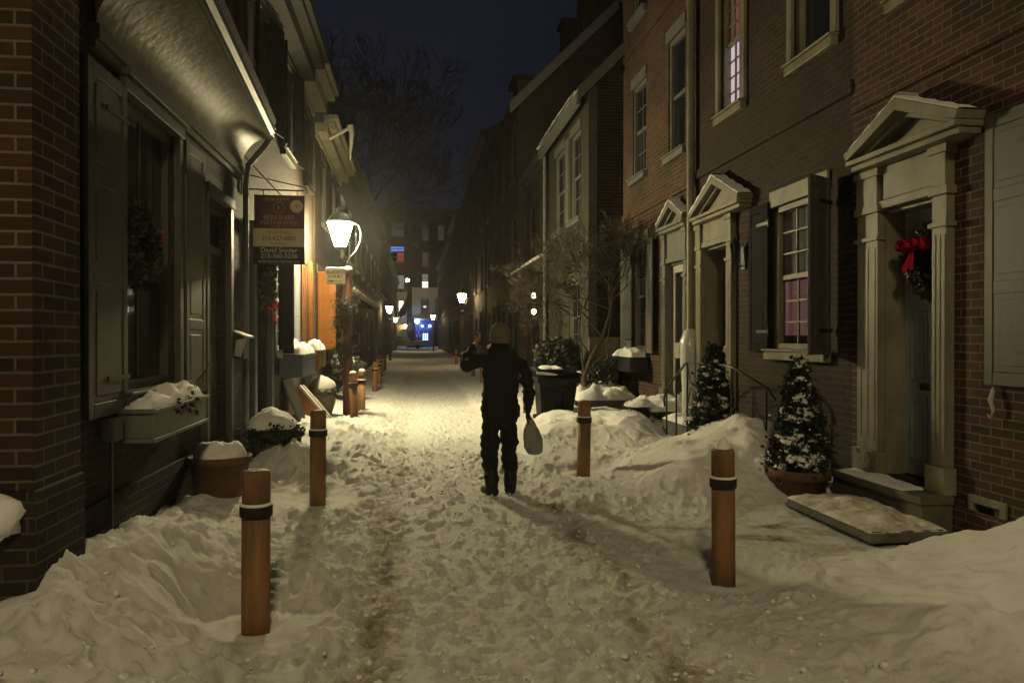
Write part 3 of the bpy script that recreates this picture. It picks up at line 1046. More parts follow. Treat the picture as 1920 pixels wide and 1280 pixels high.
def bow(mb, c, T, s):
    T0, mb.T = mb.T, T
    for sg in (-1, 1):
        n = 10
        for lay, k in ((0, 1.0), (1, .7)):
            vs = []
            for i in range(n + 1):
                a = 2 * PI * i / n
                u = sg * s * (.5 - .5 * math.cos(a)) * k
                v = s * .42 * math.sin(a) * k * (.5 - .5 * math.cos(a)) ** .5 + lay * .05 * s
                for w in (-.32, .32):
                    vs.append((c[0] + u, c[1] + v + sg * 0, c[2] + .06 + w * s + .03 * lay))
            mb.add(vs, [(2 * i, 2 * i + 1, 2 * i + 3, 2 * i + 2) for i in range(n)], True)
        # tails
        mb.add([(c[0] + sg * .03 * s, c[1], c[2] + .05), (c[0] + sg * .5 * s, c[1] - 1.35 * s, c[2] + .12), (c[0] + sg * .28 * s, c[1] - 1.28 * s, c[2] + .14),
                (c[0] + sg * .08 * s, c[1] - 1.55 * s, c[2] + .12), (c[0] - sg * .12 * s, c[1], c[2] + .06)], [(0, 1, 2, 3, 4)])
    mb.blob(c[:2] + (c[2] + .1,), .2 * s, .2 * s, .2 * s, 3, .1, 8, 5)
    mb.T = T0


rnd = random.Random(11)
wr = thing('wreath', 'evergreen wreath with red bow on the grey door inside the cream doorway', 'wreath', (XR + .26, 6.06, 2.3))
Td = lambda a, b, c: (XR + .17 - c, a, b)
mb = MB(); wreath(mb, (5.94, 2.31, 0), Td, .225, .085, rnd, 1500, .065); mb.build('greenery', M['leaf_dark'], wr, recalc=False)
mb = MB(); bow(mb, (6.03, 2.46, .12), Td, .17); mb.build('bow', M['bow_red'], wr, recalc=False)

# ------------------------------------------------------------------ right row, middle house with lit pink windows
W2a = (9.47, 10.2, 4.80, 6.75)
W2b = (7.32, 8.13, 4.80, 6.75)
W2g = (7.44, 8.62, 1.51, 3.22)
D2 = (9.86, 10.78, .43, 2.98, .30)
h2 = house('brick_house', 'dark red brick house with pink lit windows, behind both cone trees', XR + .012, 1, b12, b23, 10.8, [W2a, W2b, W2g, D2], M['brick_dark'])
XR2 = XR + .012
T2 = fac_T(XR2, 1)
mb = MB(T2); mb.box(b12, b23 - .004, 4.08, 4.22, .002, .04); mb.build('string_course', M['brick_dark'], h2, bevel=.01)
window(h2, XR2, 1, *W2a, cols=3, rows=8, fm=M['cream'], pane=M['glass_clear'], lintel=False, lab='upper window glowing pink behind its curtain',
       back=[(0, .55, 0, 1, M['pink'], 'curtain'), (.55, 1.0, .5, 1, M['pink'], 'curtain'), (.55, 1.0, 0, .5, M['pink_glow'], 'curtain')])
window(h2, XR2, 1, *W2b, cols=3, rows=8, fm=M['cream'], pane=M['glass'], lintel=False, simple=True)
window(h2, XR2, 1, *W2g, cols=3, rows=6, fm=M['cream'], pane=M['glass_clear'], lab='ground floor window with a pink curtain in its lower sash',
       back=[(0, 1, .06, .47, M['pink_dim'], 'curtain'), (0, 1, .5, 1, M['blind'], 'blind')])
for a, b, c, d_ in (W2a, W2b):
    mb = MB(T2); mb.box(a - .11, a - .001, c, d_, .002, .05); mb.box(b + .001, b + .11, c, d_, .002, .05); mb.box(a - .12, b + .12, d_ + .001, d_ + .16, .002, .07)
    mb.build('window_casing', M['cream'], h2, bevel=.008)
shutter(h2, (XR2 - .05, 7.30), (-.80, -.50), .42, 1.47, 3.30, M['black_shutter_lit'], panels=(.17, .45, .38), lab='black panelled shutter swung half open')
shutter(h2, (XR2 - .05, 8.66), (0, 1), .52, 1.47, 3.30, M['black_shutter'], panels=(.17, .45, .38), lab='black panelled shutter lying flat on the bricks')
pedimented_door(h2, XR2, 1, 9.68, 10.96, 9.86, 10.78, .43, 2.98, 3.34, 3.80, M['cream'], M['dark_door'], rec=.30, proj=.22, snow=.09, seed=5, span=(9.22, 10.86))
mb = MB(T2); mb.box(9.88, 10.76, 1.42, 1.50, -.27, -.20); mb.build('door_rail', M['cream'], h2, bevel=.004)
mb = MB(); snow_cap(mb, XR2 + .2, XR2 + .27, 9.97, 10.67, 1.50, .04, 2, 0); mb.build('snow', M['snow'], h2)

wl_ = thing('wall_lantern', 'black unlit carriage lantern on the bricks beside the pedimented door', 'lantern', (XR2, 9.42, 2.75))
mb = MB()
mb.box(XR2 - .03, XR2 - .001, 9.36, 9.48, 2.55, 2.85)
mb.tube([(XR2 - .02, 9.42, 2.6), (XR2 - .10, 9.42, 2.58), (XR2 - .14, 9.42, 2.66)], .010, 8)
mb.build('bracket', M['iron'], wl_)
KL = .58
mb = MB(); c = (XR2 - .14, 9.42, 2.66)
mb.lathe([(0.0116, 0.0000), (0.0406, 0.0116), (0.0435, 0.0232)], c, 6, smooth=False)
mb.lathe([(0.0696, 0.2088), (0.0754, 0.2204), (0.0348, 0.2726), (0.0145, 0.2900), (0.0174, 0.3074), (0.0006, 0.3248)], c, 6, smooth=False)
for k in range(6):
    t = 2 * PI * k / 6
    mb.tube([(c[0] + KL * .07 * math.cos(t), c[1] + KL * .07 * math.sin(t), c[2] + KL * .04), (c[0] + KL * .115 * math.cos(t), c[1] + KL * .115 * math.sin(t), c[2] + KL * .36)], .008, 5)
mb.build('cage', M['iron'], wl_)
mb = MB(); mb.lathe([(0.0360, 0.0232), (0.0609, 0.2088)], c, 6, smooth=False); mb.build('glass', M['glass'], wl_)

# stoop with railing
st = thing('stoop', 'snow covered stone stoop behind the black iron railing', 'steps', (4.05, 9.9, 0))
mb = MB(); mb.box(3.80, XR2 - .03, 9.3, 11.1, -.1, .42); mb.box(3.75, XR2 - .03, 11.1, 11.5, -.1, .22); mb.build('step', M['stone'], st, bevel=.02)
mb = MB(); snow_cap(mb, 3.8, XR2 - .05, 9.3, 11.1, .42, .10, 3); snow_cap(mb, 3.75, XR2 - .05, 11.1, 11.5, .22, .12, 4); mb.build('snow', M['snow'], st)
rl = thing('iron_railing', 'thin black iron stair railing before the two pedimented doors', 'railing', (3.75, 9.5, 0))
XX = 3.72
mb = MB(); mb.tube([(XX, 10.75, .62), (XX, 10.78, .72), (XX, 10.66, .90), (XX, 9.88, 1.29), (XX, 9.80, 1.31), (XX, 8.45, 1.31), (XX, 8.3, 1.28), (XX + .2, 7.9, 1.08), (XX + .25, 7.8, .95)], .016, 8); mb.build('handrail', M['iron'], rl)
for y, z in ((10.66, .90), (10.25, 1.09), (9.82, 1.30), (8.38, 1.30), (7.92, 1.09)):
    mb = MB(); mb.tube([(XX + (.2 if y < 8 else 0), y, .05), (XX + (.2 if y < 8 else 0), y, z)], .014, 8); mb.build('post', M['iron'], rl)
mb = MB()
for y in (9.4, 9.0):
    mb.tube([(XX, y, .45), (XX, y, 1.30)], .008, 6)
mb.tube([(XX, 9.80, .75), (XX, 9.70, .95), (XX, 9.56, .98), (XX, 9.50, .88), (XX, 9.58, .82), (XX, 9.62, .88)], .009, 6)
mb.tube([(XX, 9.80, 1.25), (XX, 9.70, 1.02), (XX, 9.62, 1.0)], .009, 6)
mb.build('scrollwork', M['iron'], rl)

# ------------------------------------------------------------------ right row, third house
W3a = (13.65, 14.5, 4.79, 6.57)
W3b = (11.6, 12.4, 4.74, 6.69)
W3c = (13.5, 14.36, 1.42, 3.47)
W3d = (11.6, 12.4, 7.9, 9.4)
W3e = (13.65, 14.5, 7.9, 9.4)
D3 = (11.50, 12.36, .55, 2.90, .26)
XR3 = XR + .004
h3 = house('brick_house', 'brick house with grey pedimented storm door and grey shutters, left of the tall white downspout', XR3, 1, b23, b3e, 11.0, [W3a, W3b, W3c, W3d, W3e, D3], M['brick_brown'])
T3 = fac_T(XR3, 1)
for a, b in ((4.02, 4.16), (7.3, 7.42)):
    mb = MB(T3); mb.box(b23 + .002, b3e, a, b, .002, .04); mb.build('string_course', M['brick_brown'], h3, bevel=.01)
window(h3, XR3, 1, *W3a, cols=2, rows=4, fm=M['grey_trim'], pane=M['glass_bright'], lab='upper window with its lower sash dimly lit',
       back=[(.45, 1, 0, .49, M['blind_lit'], 'blind'), (0, 1, .5, 1, M['blind'], 'blind')])
window(h3, XR3, 1, *W3b, cols=2, rows=4, fm=M['grey_trim'], pane=M['glass_bright'], simple=True, back=[(0, 1, .5, 1, M['dark_room'], 'blind')])
window(h3, XR3, 1, *W3c, cols=3, rows=6, fm=M['grey_trim'])
window(h3, XR3, 1, *W3d, cols=2, rows=4, fm=M['grey_trim'], simple=True)
window(h3, XR3, 1, *W3e, cols=2, rows=4, fm=M['grey_trim'], simple=True)
shutter(h3, (XR3 - .05, 13.47), (-.12, -1), .55, 1.36, 3.45, M['grey_shutter'], lab='grey panelled shutter nearest the door')
shutter(h3, (XR3 - .05, 14.40), (-.12, 1), .55, 1.36, 3.45, M['grey_shutter'], lab='grey panelled shutter nearest the corner')
pedimented_door(h3, XR3, 1, 11.36, 12.52, 11.50, 12.36, .55, 2.90, 3.40, 3.78, M['grey_trim'], M['dark_door'], rec=.26, proj=.22, span=(11.22, 12.4), snow=.08, seed=8, door=False)
sd = MB(T3)
u0, u1, za, zb = 11.52, 12.34, .57, 2.86
sd.box(u0, u0 + .10, za, zb, -.10, -.06); sd.box(u1 - .10, u1, za, zb, -.10, -.06)
sd.box(u0 + .1, u1 - .1, zb - .12, zb, -.099, -.061); sd.box(u0 + .1, u1 - .1, za, za + .12, -.099, -.061); sd.box(u0 + .1, u1 - .1, 1.30, 1.56, -.099, -.059)
o = sd.build('storm_door', M['white'], h3, bevel=.004)
o['label'] = 'white framed glazed storm door with a house number'
g = MB(T3); g.box(u0 + .1, u1 - .1, za + .12, 1.30, -.083, -.078); g.box(u0 + .1, u1 - .1, 1.56, zb - .12, -.083, -.078); g.build('pane', M['glass'], o)
text_mesh('115', .15, 'house_number', M['iron'], o, lambda a, b: (XR3 + .056, 11.93 - a, 1.375 + b))
panel_door(h3, XR3, 1, 11.52, 12.34, .57, 2.86, M['dark_door'], w=-.20)
mb = MB(T3); mb.box(11.34, 12.54, -.1, .54, .002, .25); mb.box(11.6, 12.3, -.1, .3, .252, .6); mb.build('doorstep', M['stone'], h3, bevel=.015)
mb = MB(); snow_cap(mb, 3.7, 4.34, 11.25, 12.6, .5, .16, 6); mb.build('snow', M['snow'], h3)

dp = thing('downspout', 'tall pale downspout with an ice sheathed foot between the two pedimented doors', 'downspout', (4.27, 11.16, 0))
mb = MB(); mb.tube([(4.27, 11.14, 1.4), (4.27, 11.14, 3.3), (4.27, 11.14, 11)], .062, 12); mb.build('pipe', M['cream'], dp)
mb = MB()
for z in (2.4, 4.6, 6.8): mb.tube([(4.27, 11.14, z), (4.27, 11.14, z + .05)], .070, 12)
mb.build('pipe_band', M['cream'], dp)
mb = MB(); mb.tube([(4.25, 11.12, .35), (4.25, 11.12, .9), (4.24, 11.12, 1.3), (4.25, 11.13, 1.58), (4.27, 11.14, 1.72), (4.27, 11.14, 1.78)], [.12, .12, .14, .15, .11, .065], 14); mb.build('ice', mat('ice', (.62, .62, .58), .18, .15, 6, .3, 20, spec=.6), dp)

# ------------------------------------------------------------------ right row, fourth house that stands forward (gable towards us)
X4 = 3.63
W4a = (16.0, 17.0, 4.3, 6.23)
W4b = (17.7, 18.9, 4.3, 6.23)
W4c = (16.1, 17.2, 1.3, 2.9)
D4 = (18.1, 19.0, .2, 2.6)
h4 = house('stuccoed_house', 'low brown stuccoed house standing forward behind the bare garden tree', X4, 1, b3e, 19.95, 6.95, [W4a, W4b, W4c, D4], M['stucco'], depth=6.0, gable=True, roof_h=3.0, eave_out=.22)
for w_ in (W4a, W4b): window(h4, X4, 1, *w_, cols=2, rows=4, fm=M['grey_trim'])
window(h4, X4, 1, *W4c, cols=2, rows=4, fm=M['grey_trim'])
panel_door(h4, X4, 1, *D4, M['dark_door'], w=-.10)
mb = MB(fac_T(X4, 1)); mb.box(17.1, 17.5, 4.2, 6.3, .01, .05); mb.build('shutter', M['grey_trim'], h4)
mb = MB()
mb.prism([(X4 - .02, 0), (X4 + .16, 0), (X4 + .16, 6.9), (X4 - .02, 6.9)], 0, 1)
mb = MB(); mb.box(X4 - .03, X4 + .16, b3e - .03, b3e - .002, -.1, 6.85); mb.build('corner_board', M['olive'], h4, bevel=.006)
# gable facing us: bricks and bargeboard
mb = MB()
mb.quad((X4 + .17, b3e - .012, -.1), (X4 + 5.9, b3e - .012, -.1), (X4 + 5.9, b3e - .012, 6.9), (X4 + 3, b3e - .012, 9.8), (X4 + .17, b3e - .012, 7.05))
mb.build('gable_brick', M['brick_soot'], h4, recalc=False)
mb = MB()
mb.add([(X4 - .28, b3e - .14, 6.50), (X4 - .28, b3e - .14, 6.78), (X4 + 3.0, b3e - .14, 10.06), (X4 + 3.0, b3e - .14, 9.78),
        (X4 - .28, b3e - .06, 6.50), (X4 - .28, b3e - .06, 6.78), (X4 + 3.0, b3e - .06, 10.06), (X4 + 3.0, b3e - .06, 9.78)],
       [(0, 1, 2, 3), (7, 6, 5, 4), (0, 4, 5, 1), (1, 5, 6, 2), (2, 6, 7, 3), (3, 7, 4, 0)])
mb.box(X4 - .29, X4 - .20, b3e - .05, 19.95, 6.46, 6.70)
mb.build('bargeboard', M['grey_trim'], h4)
mb = MB(); snow_cap(mb, X4 - .33, X4 - .15, b3e - .1, 19.9, 6.72, .08, 4); mb.build('snow', M['snow'], h4)
mb = MB(); mb.tube([(X4 - .12, 19.85, .2), (X4 - .12, 19.85, 6.5), (X4 - .22, 19.85, 6.7)], .05, 8); mb.build('downpipe', M['grey_trim'], h4)

gp = thing('board_fence', 'pale panelled board fence behind the bare garden tree trunks', 'fence', (3.85, 15.0, 0))
mb = MB()
for k in range(4):
    mb.box(3.62 + k * .152, 3.62 + k * .152 + .149, 15.02, 15.05, .3, 1.60)
mb.build('board', M['cream'], gp)
mb = MB(); mb.box(3.58, 4.26, 14.99, 15.06, 1.602, 1.65); mb.box(3.575, 3.618, 14.98, 15.07, .2, 1.60); mb.build('frame', M['cream'], gp)

# ------------------------------------------------------------------ right row further on
house_specs = [  # y0, y1, X, H, gable, roof_h, brick, label, upper window rows
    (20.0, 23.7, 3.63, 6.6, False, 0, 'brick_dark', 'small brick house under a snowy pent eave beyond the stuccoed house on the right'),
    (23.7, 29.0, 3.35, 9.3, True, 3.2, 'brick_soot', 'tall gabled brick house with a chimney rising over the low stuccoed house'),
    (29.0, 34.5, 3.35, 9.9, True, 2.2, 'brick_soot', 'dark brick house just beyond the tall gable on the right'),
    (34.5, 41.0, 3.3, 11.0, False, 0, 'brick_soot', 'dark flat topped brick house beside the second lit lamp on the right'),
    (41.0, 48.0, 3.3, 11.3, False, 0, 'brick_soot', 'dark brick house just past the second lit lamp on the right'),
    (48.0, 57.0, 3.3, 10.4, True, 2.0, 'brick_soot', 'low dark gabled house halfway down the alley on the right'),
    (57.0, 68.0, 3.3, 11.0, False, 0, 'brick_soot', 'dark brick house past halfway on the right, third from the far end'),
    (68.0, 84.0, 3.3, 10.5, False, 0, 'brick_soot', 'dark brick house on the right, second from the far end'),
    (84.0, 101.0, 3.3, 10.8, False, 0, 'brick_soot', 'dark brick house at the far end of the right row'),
]
for i, (y0, y1, X, H, gb, rh, bk, lab) in enumerate(house_specs):
    ops = []
    L = y1 - y0
    nw = max(2, int(L // 2.6))
    for k in range(nw):
        c = y0 + L * (k + .5) / nw
        for v in ([4.0, 5.7], [6.9, 8.5]):
            if v[1] < H - .5: ops.append((c - .5, c + .5, v[0], v[1]))
        if k == nw // 2: ops.append((c - .5, c + .5, .2, 2.6))
        else: ops.append((c - .55, c + .55, 1.2, 2.9))
    hh = house('row_house', lab, X, 1, y0, y1, H, ops, M[bk], depth=6.5, gable=gb, roof_h=rh, eave_out=.25)
    for o_ in ops:
        if o_[2] < 1: panel_door(hh, X, 1, *o_, M['dark_door'], w=-.1, handle=False)
        else:
            window(hh, X, 1, *o_, cols=2, rows=4, fm=M['far_trim'], simple=True)
            if o_[2] < 2 and y0 < 60:
                for uu, dr in ((o_[0] - .03, -1), (o_[1] + .03, 1)):
                    shutter(hh, (X - .04, uu), (0, dr), .45, o_[2], o_[3], M['black_shutter'])
    if not gb: cornice(hh, X, 1, y0 + .003, y1 - .003, H, M['dark_trim'], .3, .4)
    if i == 0:
        mb = MB()
        mb.prism([(0, 0), (1, 0), (1, 1)], 0, 1)
        mb = MB(lambda a, b, c: (a, c, b))
        mb.prism([(X - .003, 3.95), (X - .55, 3.62), (X - .55, 3.54), (X - .003, 3.5)], y0 + .1, y1 - .1)
        mb.build('pent_eave', M['dark_trim'], hh)
        mb = MB(lambda a, b, c: (a, c, b))
        mb.prism([(X - .004, 4.02), (X - .40, 3.80), (X - .56, 3.68), (X - .55, 3.622), (X - .003, 3.952)], y0 + .1, y1 - .1)
        mb.build('snow', M['snow'], hh)
    if i == 1:
        for cy, cz in ((24.6, 13.6), (27.6, 13.3)):
            mb = MB(); mb.box(X + 2.2, X + 3.4, cy - .35, cy + .45, 11.2, cz); mb.box(X + 2.1, X + 3.5, cy - .42, cy + .52, cz, cz + .15); mb.build('chimney', M['brick_soot'], hh)
        mb = MB()
        k = 3.2 / 3.25
        mb.add([(X - .3, y0 - .16, H - .55), (X - .3, y0 - .16, H - .18), (X + 3.25, y0 - .16, H + 3.32), (X + 3.25, y0 - .16, H + 2.95),
                (X - .3, y0 - .06, H - .55), (X - .3, y0 - .06, H - .18), (X + 3.25, y0 - .06, H + 3.32), (X + 3.25, y0 - .06, H + 2.95)],
               [(0, 1, 2, 3), (7, 6, 5, 4), (0, 4, 5, 1), (1, 5, 6, 2), (2, 6, 7, 3), (3, 7, 4, 0)])
        mb.build('bargeboard', M['grey_trim'], hh)
    if i == 2:
        mb = MB(); mb.box(X + .9, X + 2.2, 30.4, 31.8, 10.8, 12.2)
        mb.prism([(X + .7, 30.2), (X + 2.4, 30.2), (X + 2.4, 32.0), (X + .7, 32.0)], 12.2, 12.34); mb.build('dormer', M['dark_trim'], hh)

# ------------------------------------------------------------------ left row
XL = -2.1
pier = thing('brick_pier', 'projecting red brick corner pier at the left edge', 'brick wall', (-3.2, 3.9, 0))
mb = MB(); mb.box(-6.0, -1.72, 3.66, 4.15, -.1, 9.5); mb.build('wall', M['brick_pier'], pier)
mb = MB(); mb.box(-6.0, -1.70, 3.635, 4.16, -.1, .95); mb.build('base', M['brick_soot'], pier, bevel=.01)
mb = MB(); mb.blob((-1.86, 3.62, .84), .12, .10, .10, 5, .2); mb.build('snow', M['snow'], pier)

WL1 = (5.72, 6.93, 1.26, 3.42)
DL1 = (7.85, 8.75, .15, 3.0, .16)
WL1a = (5.6, 6.6, 4.8, 6.2)
WL1b = (7.6, 8.6, 4.8, 6.2)
l1 = house('brick_house', 'dark brick house under the big white cove eave on the left', XL, -1, 4.15, 9.45, 6.5, [WL1, DL1, WL1a, WL1b], M['brick_soot'])
TL = fac_T(XL, -1)
window(l1, XL, -1, *WL1, cols=2, rows=2, fm=M['olive'], pane=M['glass_bright'], lintel=False, sill_h=.1, back=[(0, .42, 0, 1, M['blind'], 'curtain'), (.55, 1, 0, 1, M['blind'], 'curtain')])
mb = MB(TL); mb.box(5.66, 7.05, 3.42, 3.52, .002, .07); mb.box(5.64, 7.08, 3.522, 3.58, .002, .11); mb.box(6.932, 7.03, 1.2, 3.418, .002, .06); mb.build('window_casing', M['olive'], l1, bevel=.006)
shutter(l1, (XL + .05, 5.69), (0, -1), .66, 1.12, 3.44, M['olive'], panels=(.32, .28, .40), lab='olive panelled shutter beside the brick pier')
shutter(l1, (XL + .05, 7.10), (0, 1), .62, 1.12, 3.44, M['olive'], panels=(.5, .22, .28), lab='olive panelled shutter between window and door')
mb = MB(TL); mb.box(7.77, 7.85, .1, 3.1, .002, .07); mb.box(8.75, 8.87, .1, 3.1, .002, .07); mb.box(7.77, 8.87, 3.1, 3.2, .002, .09); mb.box(7.851, 8.749, 2.55, 2.63, -.1, -.03)
mb.build('door_frame', M['olive'], l1, bevel=.006)
panel_door(l1, XL, -1, 7.86, 8.74, .15, 2.55, M['olive'], w=-.08)
mb = MB(TL); mb.box(7.86, 8.74, 2.63, 2.99, -.08, -.075); mb.build('transom', M['glass_bright'], l1)
for w_ in (WL1a, WL1b):
    window(l1, XL, -1, *w_, cols=2, rows=4, fm=M['dark_trim'], simple=True)
    shutter(l1, (XL + .05, w_[0] - .02), (0, -1), .48, 4.75, 6.2, M['black_shutter'])
    shutter(l1, (XL + .05, w_[1] + .02), (0, 1), .48, 4.75, 6.2, M['black_shutter'])
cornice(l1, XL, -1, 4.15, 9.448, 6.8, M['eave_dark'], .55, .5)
# pent eave with plastered cove: lower moulding on the wall, cove sweeping out to the fascia
cv = MB()
n = 12
ya, yb = 5.2, 9.4


def prof(xo):
    P_ = []
    for i in range(n + 1):
        a = (i / n) * PI / 2
        P_.append((XL + .05 + (xo - XL - .05) * (1 - math.cos(a)), 3.70 + .36 * math.sin(a)))
    return P_


NY = 24
for j in range(NY):
    y_0, y_1 = ya + (yb - ya) * j / NY, ya + (yb - ya) * (j + 1) / NY
    xo = lambda y: -1.50 + (-1.74 + 1.50) * (y - ya) / (yb - ya)
    cv.extrude_y(prof(xo(y_1)), y_0, y_1, prof(xo(y_0)))
cv.build('cove', M['plaster'], l1)
mb = MB()
k0, k1 = -1.50, -1.74
P0 = [(k0, 4.055), (k0 + .03, 4.055), (k0 + .03, 4.10), (k0 + .07, 4.13), (k0 + .07, 4.20), (XL, 4.55), (XL, 4.4)]
P1 = [(k1, 4.055), (k1 + .03, 4.055), (k1 + .03, 4.10), (k1 + .07, 4.13), (k1 + .07, 4.20), (XL, 4.55), (XL, 4.4)]
mb.add([(x, ya, z) for x, z in P0] + [(x, yb, z) for x, z in P1], [tuple(range(7)), tuple(range(13, 6, -1))] + [(i, (i + 1) % 7, 7 + (i + 1) % 7, 7 + i) for i in range(7)])
mb.box(XL + .002, XL + .07, ya, yb, 3.60, 3.70); mb.box(XL + .002, XL + .045, ya, yb, 3.54, 3.598)
mb.build('eave_moulding', M['olive'], l1)
mb = MB()
pp = prof(k1)
mb.add([(x, yb + .001, z) for x, z in pp] + [(XL, yb + .001, 4.06)], [tuple(range(len(pp) + 1))])
mb.build('eave_end_board', M['dark_trim'], l1, recalc=False)
mb = MB()
pp = prof(k0)
mb.add([(x, ya - .001, z) for x, z in pp] + [(k0 + .07, ya - .001, 4.06), (k0 + .07, ya - .001, 4.2), (XL + .002, ya - .001, 4.55)], [tuple(range(len(pp) + 3))])
mb.build('eave_end_board', M['cream'], l1, recalc=False)
mb = MB()
mb.add([(k0 + .06, ya, 4.202), (XL + .002, ya, 4.56), (XL + .002, ya, 4.64), (k0 + .09, ya, 4.28), (k1 + .06, yb, 4.202), (XL + .002, yb, 4.56), (XL + .002, yb, 4.64), (k1 + .09, yb, 4.28)],
       [(0, 1, 2, 3), (4, 7, 6, 5), (0, 3, 7, 4), (3, 2, 6, 7)])
mb.build('eave_roof', M['roof'], l1)
mb = MB(); mb.tube([(k1 + .02, 9.45, 4.10), (k1 - .05, 9.47, 4.0), (XL + .10, 9.49, 3.75), (XL + .07, 9.49, 3.55), (XL + .07, 9.49, .3)], .035, 10); mb.build('downpipe', M['grey_trim'], l1)
mb = MB(TL); mb.box(4.155, 9.44, -.1, .55, .002, .025); mb.build('base_course', M['brick_soot'], l1)

wr2 = thing('wreath', 'plain dark wreath hanging in the tall window under the cove eave', 'wreath', (XL + .1, 6.5, 2.3))
mb = MB(); wreath(mb, (6.08, 2.35, -.06), lambda a, b, c: (XL + c, a, b), .23, .085, rnd, 1500, .06); mb.build('greenery', M['leaf_dark'], wr2, recalc=False)
mb = MB(); mb.tube([(XL + .03, 6.32, 2.55), (XL + .05, 6.42, 2.5), (XL + .06, 6.48, 2.42)], .012, 6); mb.build('ribbon', M['bow_red'], wr2)

fb = thing('window_box', 'cream window box heaped with snow below the tall wreath window', 'window box', (-1.87, 6.5, .85))
mb = MB(); x0, x1, y0, y1 = XL + .03, XL + .27, 5.58, 6.95
mb.box(x0, x1, y0, y1, .93, 1.11); mb.box(x0, x1 + .025, y0 - .025, y1 + .025, 1.11, 1.14); mb.box(x0, x1 + .02, y0 - .02, y1 + .02, .90, .93)
mb.build('box', M['grey_trim'], fb, bevel=.006)
mb = MB(); snow_cap(mb, x0, x1, y0, y1, 1.14, .12, 8, -.005, 22); mb.build('snow', M['snow'], fb)
mb = MB()
pts = [(x1 + rnd.uniform(-.05, .03), y0 + .5 + .5 * rnd.random(), 1.11 + rnd.uniform(-.08, .06)) for _ in range(70)]
mb.leaves(pts, .05, rnd, -.3)
for q in range(4): mb.tube([(x1 - .05, 6.7 + q * .05, 1.12), (x1 - .03, 6.75 + q * .06, 1.28), (x1 + .02, 6.8 + q * .07, 1.34 + q * .03)], .004, 4)
mb.build('plants', M['leaf_dark'], fb, recalc=False)

mbx = thing('meter_box', 'small pale meter box on the bricks left of the snowy window box', 'meter box', (XL + .05, 5.45, 1.05))
mb = MB(TL); mb.box(5.36, 5.50, .94, 1.10, .002, .1); mb.tube([(5.43, .3, .05), (5.43, .94, .05)], .012, 6); mb.build('box', M['grey_trim'], mbx, bevel=.008)

ml = thing('house_mailbox', 'small mailbox with a snow dusted open lid by the left door', 'mailbox', (-1.95, 8.85, 1.6))
mb = MB(); mb.box(-2.07, -1.93, 8.9, 9.16, 1.40, 1.68); mb.build('box', M['iron'], ml, bevel=.01)
mb = MB(); mb.add([(-2.08, 8.88, 1.74), (-1.88, 8.88, 1.66), (-1.88, 9.2, 1.66), (-2.08, 9.2, 1.74), (-2.08, 8.88, 1.72), (-1.88, 8.88, 1.64), (-1.88, 9.2, 1.64), (-2.08, 9.2, 1.72)],
                  [(0, 1, 2, 3), (7, 6, 5, 4), (0, 4, 5, 1), (1, 5, 6, 2), (2, 6, 7, 3), (3, 7, 4, 0)])
mb.build('lid', M['white'], ml)
mb = MB(); mb.add([(-1.99, 8.8, 1.62), (-1.88, 8.8, 1.64), (-1.95, 8.84, 1.42), (-2.02, 8.84, 1.44), (-1.99, 8.81, 1.62), (-1.88, 8.81, 1.64), (-1.95, 8.85, 1.42), (-2.02, 8.85, 1.44)],
                  [(0, 1, 2, 3), (7, 6, 5, 4), (0, 4, 5, 1), (1, 5, 6, 2), (2, 6, 7, 3), (3, 7, 4, 0)]); mb.build('newspaper', M['white'], ml)

# second house on the left
DL2 = (10.15, 11.15, .2, 2.85, .2)
WL2 = (12.05, 13.2, 1.45, 3.05)
WL2a = (10.3, 11.2, 4.7, 6.2)
WL2b = (12.4, 13.3, 4.7, 6.2)
l2 = house('brick_house', 'brick house with the wreath door and dark window box behind the for rent sign', XL - .004, -1, 9.45, 14.3, 6.5, [DL2, WL2, WL2a, WL2b], M['brick_left'])
TL2 = fac_T(XL - .004, -1)
window(l2, XL - .004, -1, *WL2, cols=3, rows=6, fm=M['white'], back=[(0, 1, 0, 1, M['dark_room'], 'curtain')])
for w_ in (WL2a, WL2b):
    window(l2, XL - .004, -1, *w_, cols=2, rows=4, fm=M['dark_trim'], simple=True)
    shutter(l2, (XL + .05, w_[0] - .02), (.25, -1), .45, 4.65, 6.25, M['black_shutter'])
    shutter(l2, (XL + .05, w_[1] + .02), (.25, 1), .45, 4.65, 6.25, M['black_shutter'])
shutter(l2, (XL + .03, 12.02), (.8, -.6), .30, 1.4, 3.1, M['black_shutter'], lab='narrow black shutter edge sticking out towards the street')
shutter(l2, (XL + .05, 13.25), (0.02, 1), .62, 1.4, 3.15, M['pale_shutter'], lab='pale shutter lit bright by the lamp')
mb = MB(TL2); mb.box(10.0, 10.15, .1, 3.0, .002, .08); mb.box(11.15, 11.32, .1, 3.0, .002, .08); mb.box(10.0, 11.32, 3.0, 3.16, .002, .12); mb.build('door_frame', M['blue_grey'], l2, bevel=.006)
panel_door(l2, XL - .004, -1, 10.16, 11.14, .2, 2.84, M['blue_grey'], w=-.12)
mb = MB(TL2); mb.box(10.0, 11.35, -.1, .22, .03, .45); mb.build('doorstep', M['stone'], l2, bevel=.015)
mb = MB(); snow_cap(mb, XL + .08, XL + .46, 10.0, 11.35, .22, .1, 12); mb.build('snow', M['snow'], l2)
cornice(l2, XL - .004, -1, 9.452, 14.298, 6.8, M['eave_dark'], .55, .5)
mb = MB(TL2); mb.box(9.46, 14.29, 3.9, 4.02, .002, .04); mb.build('string_course', M['brick_brown'], l2)

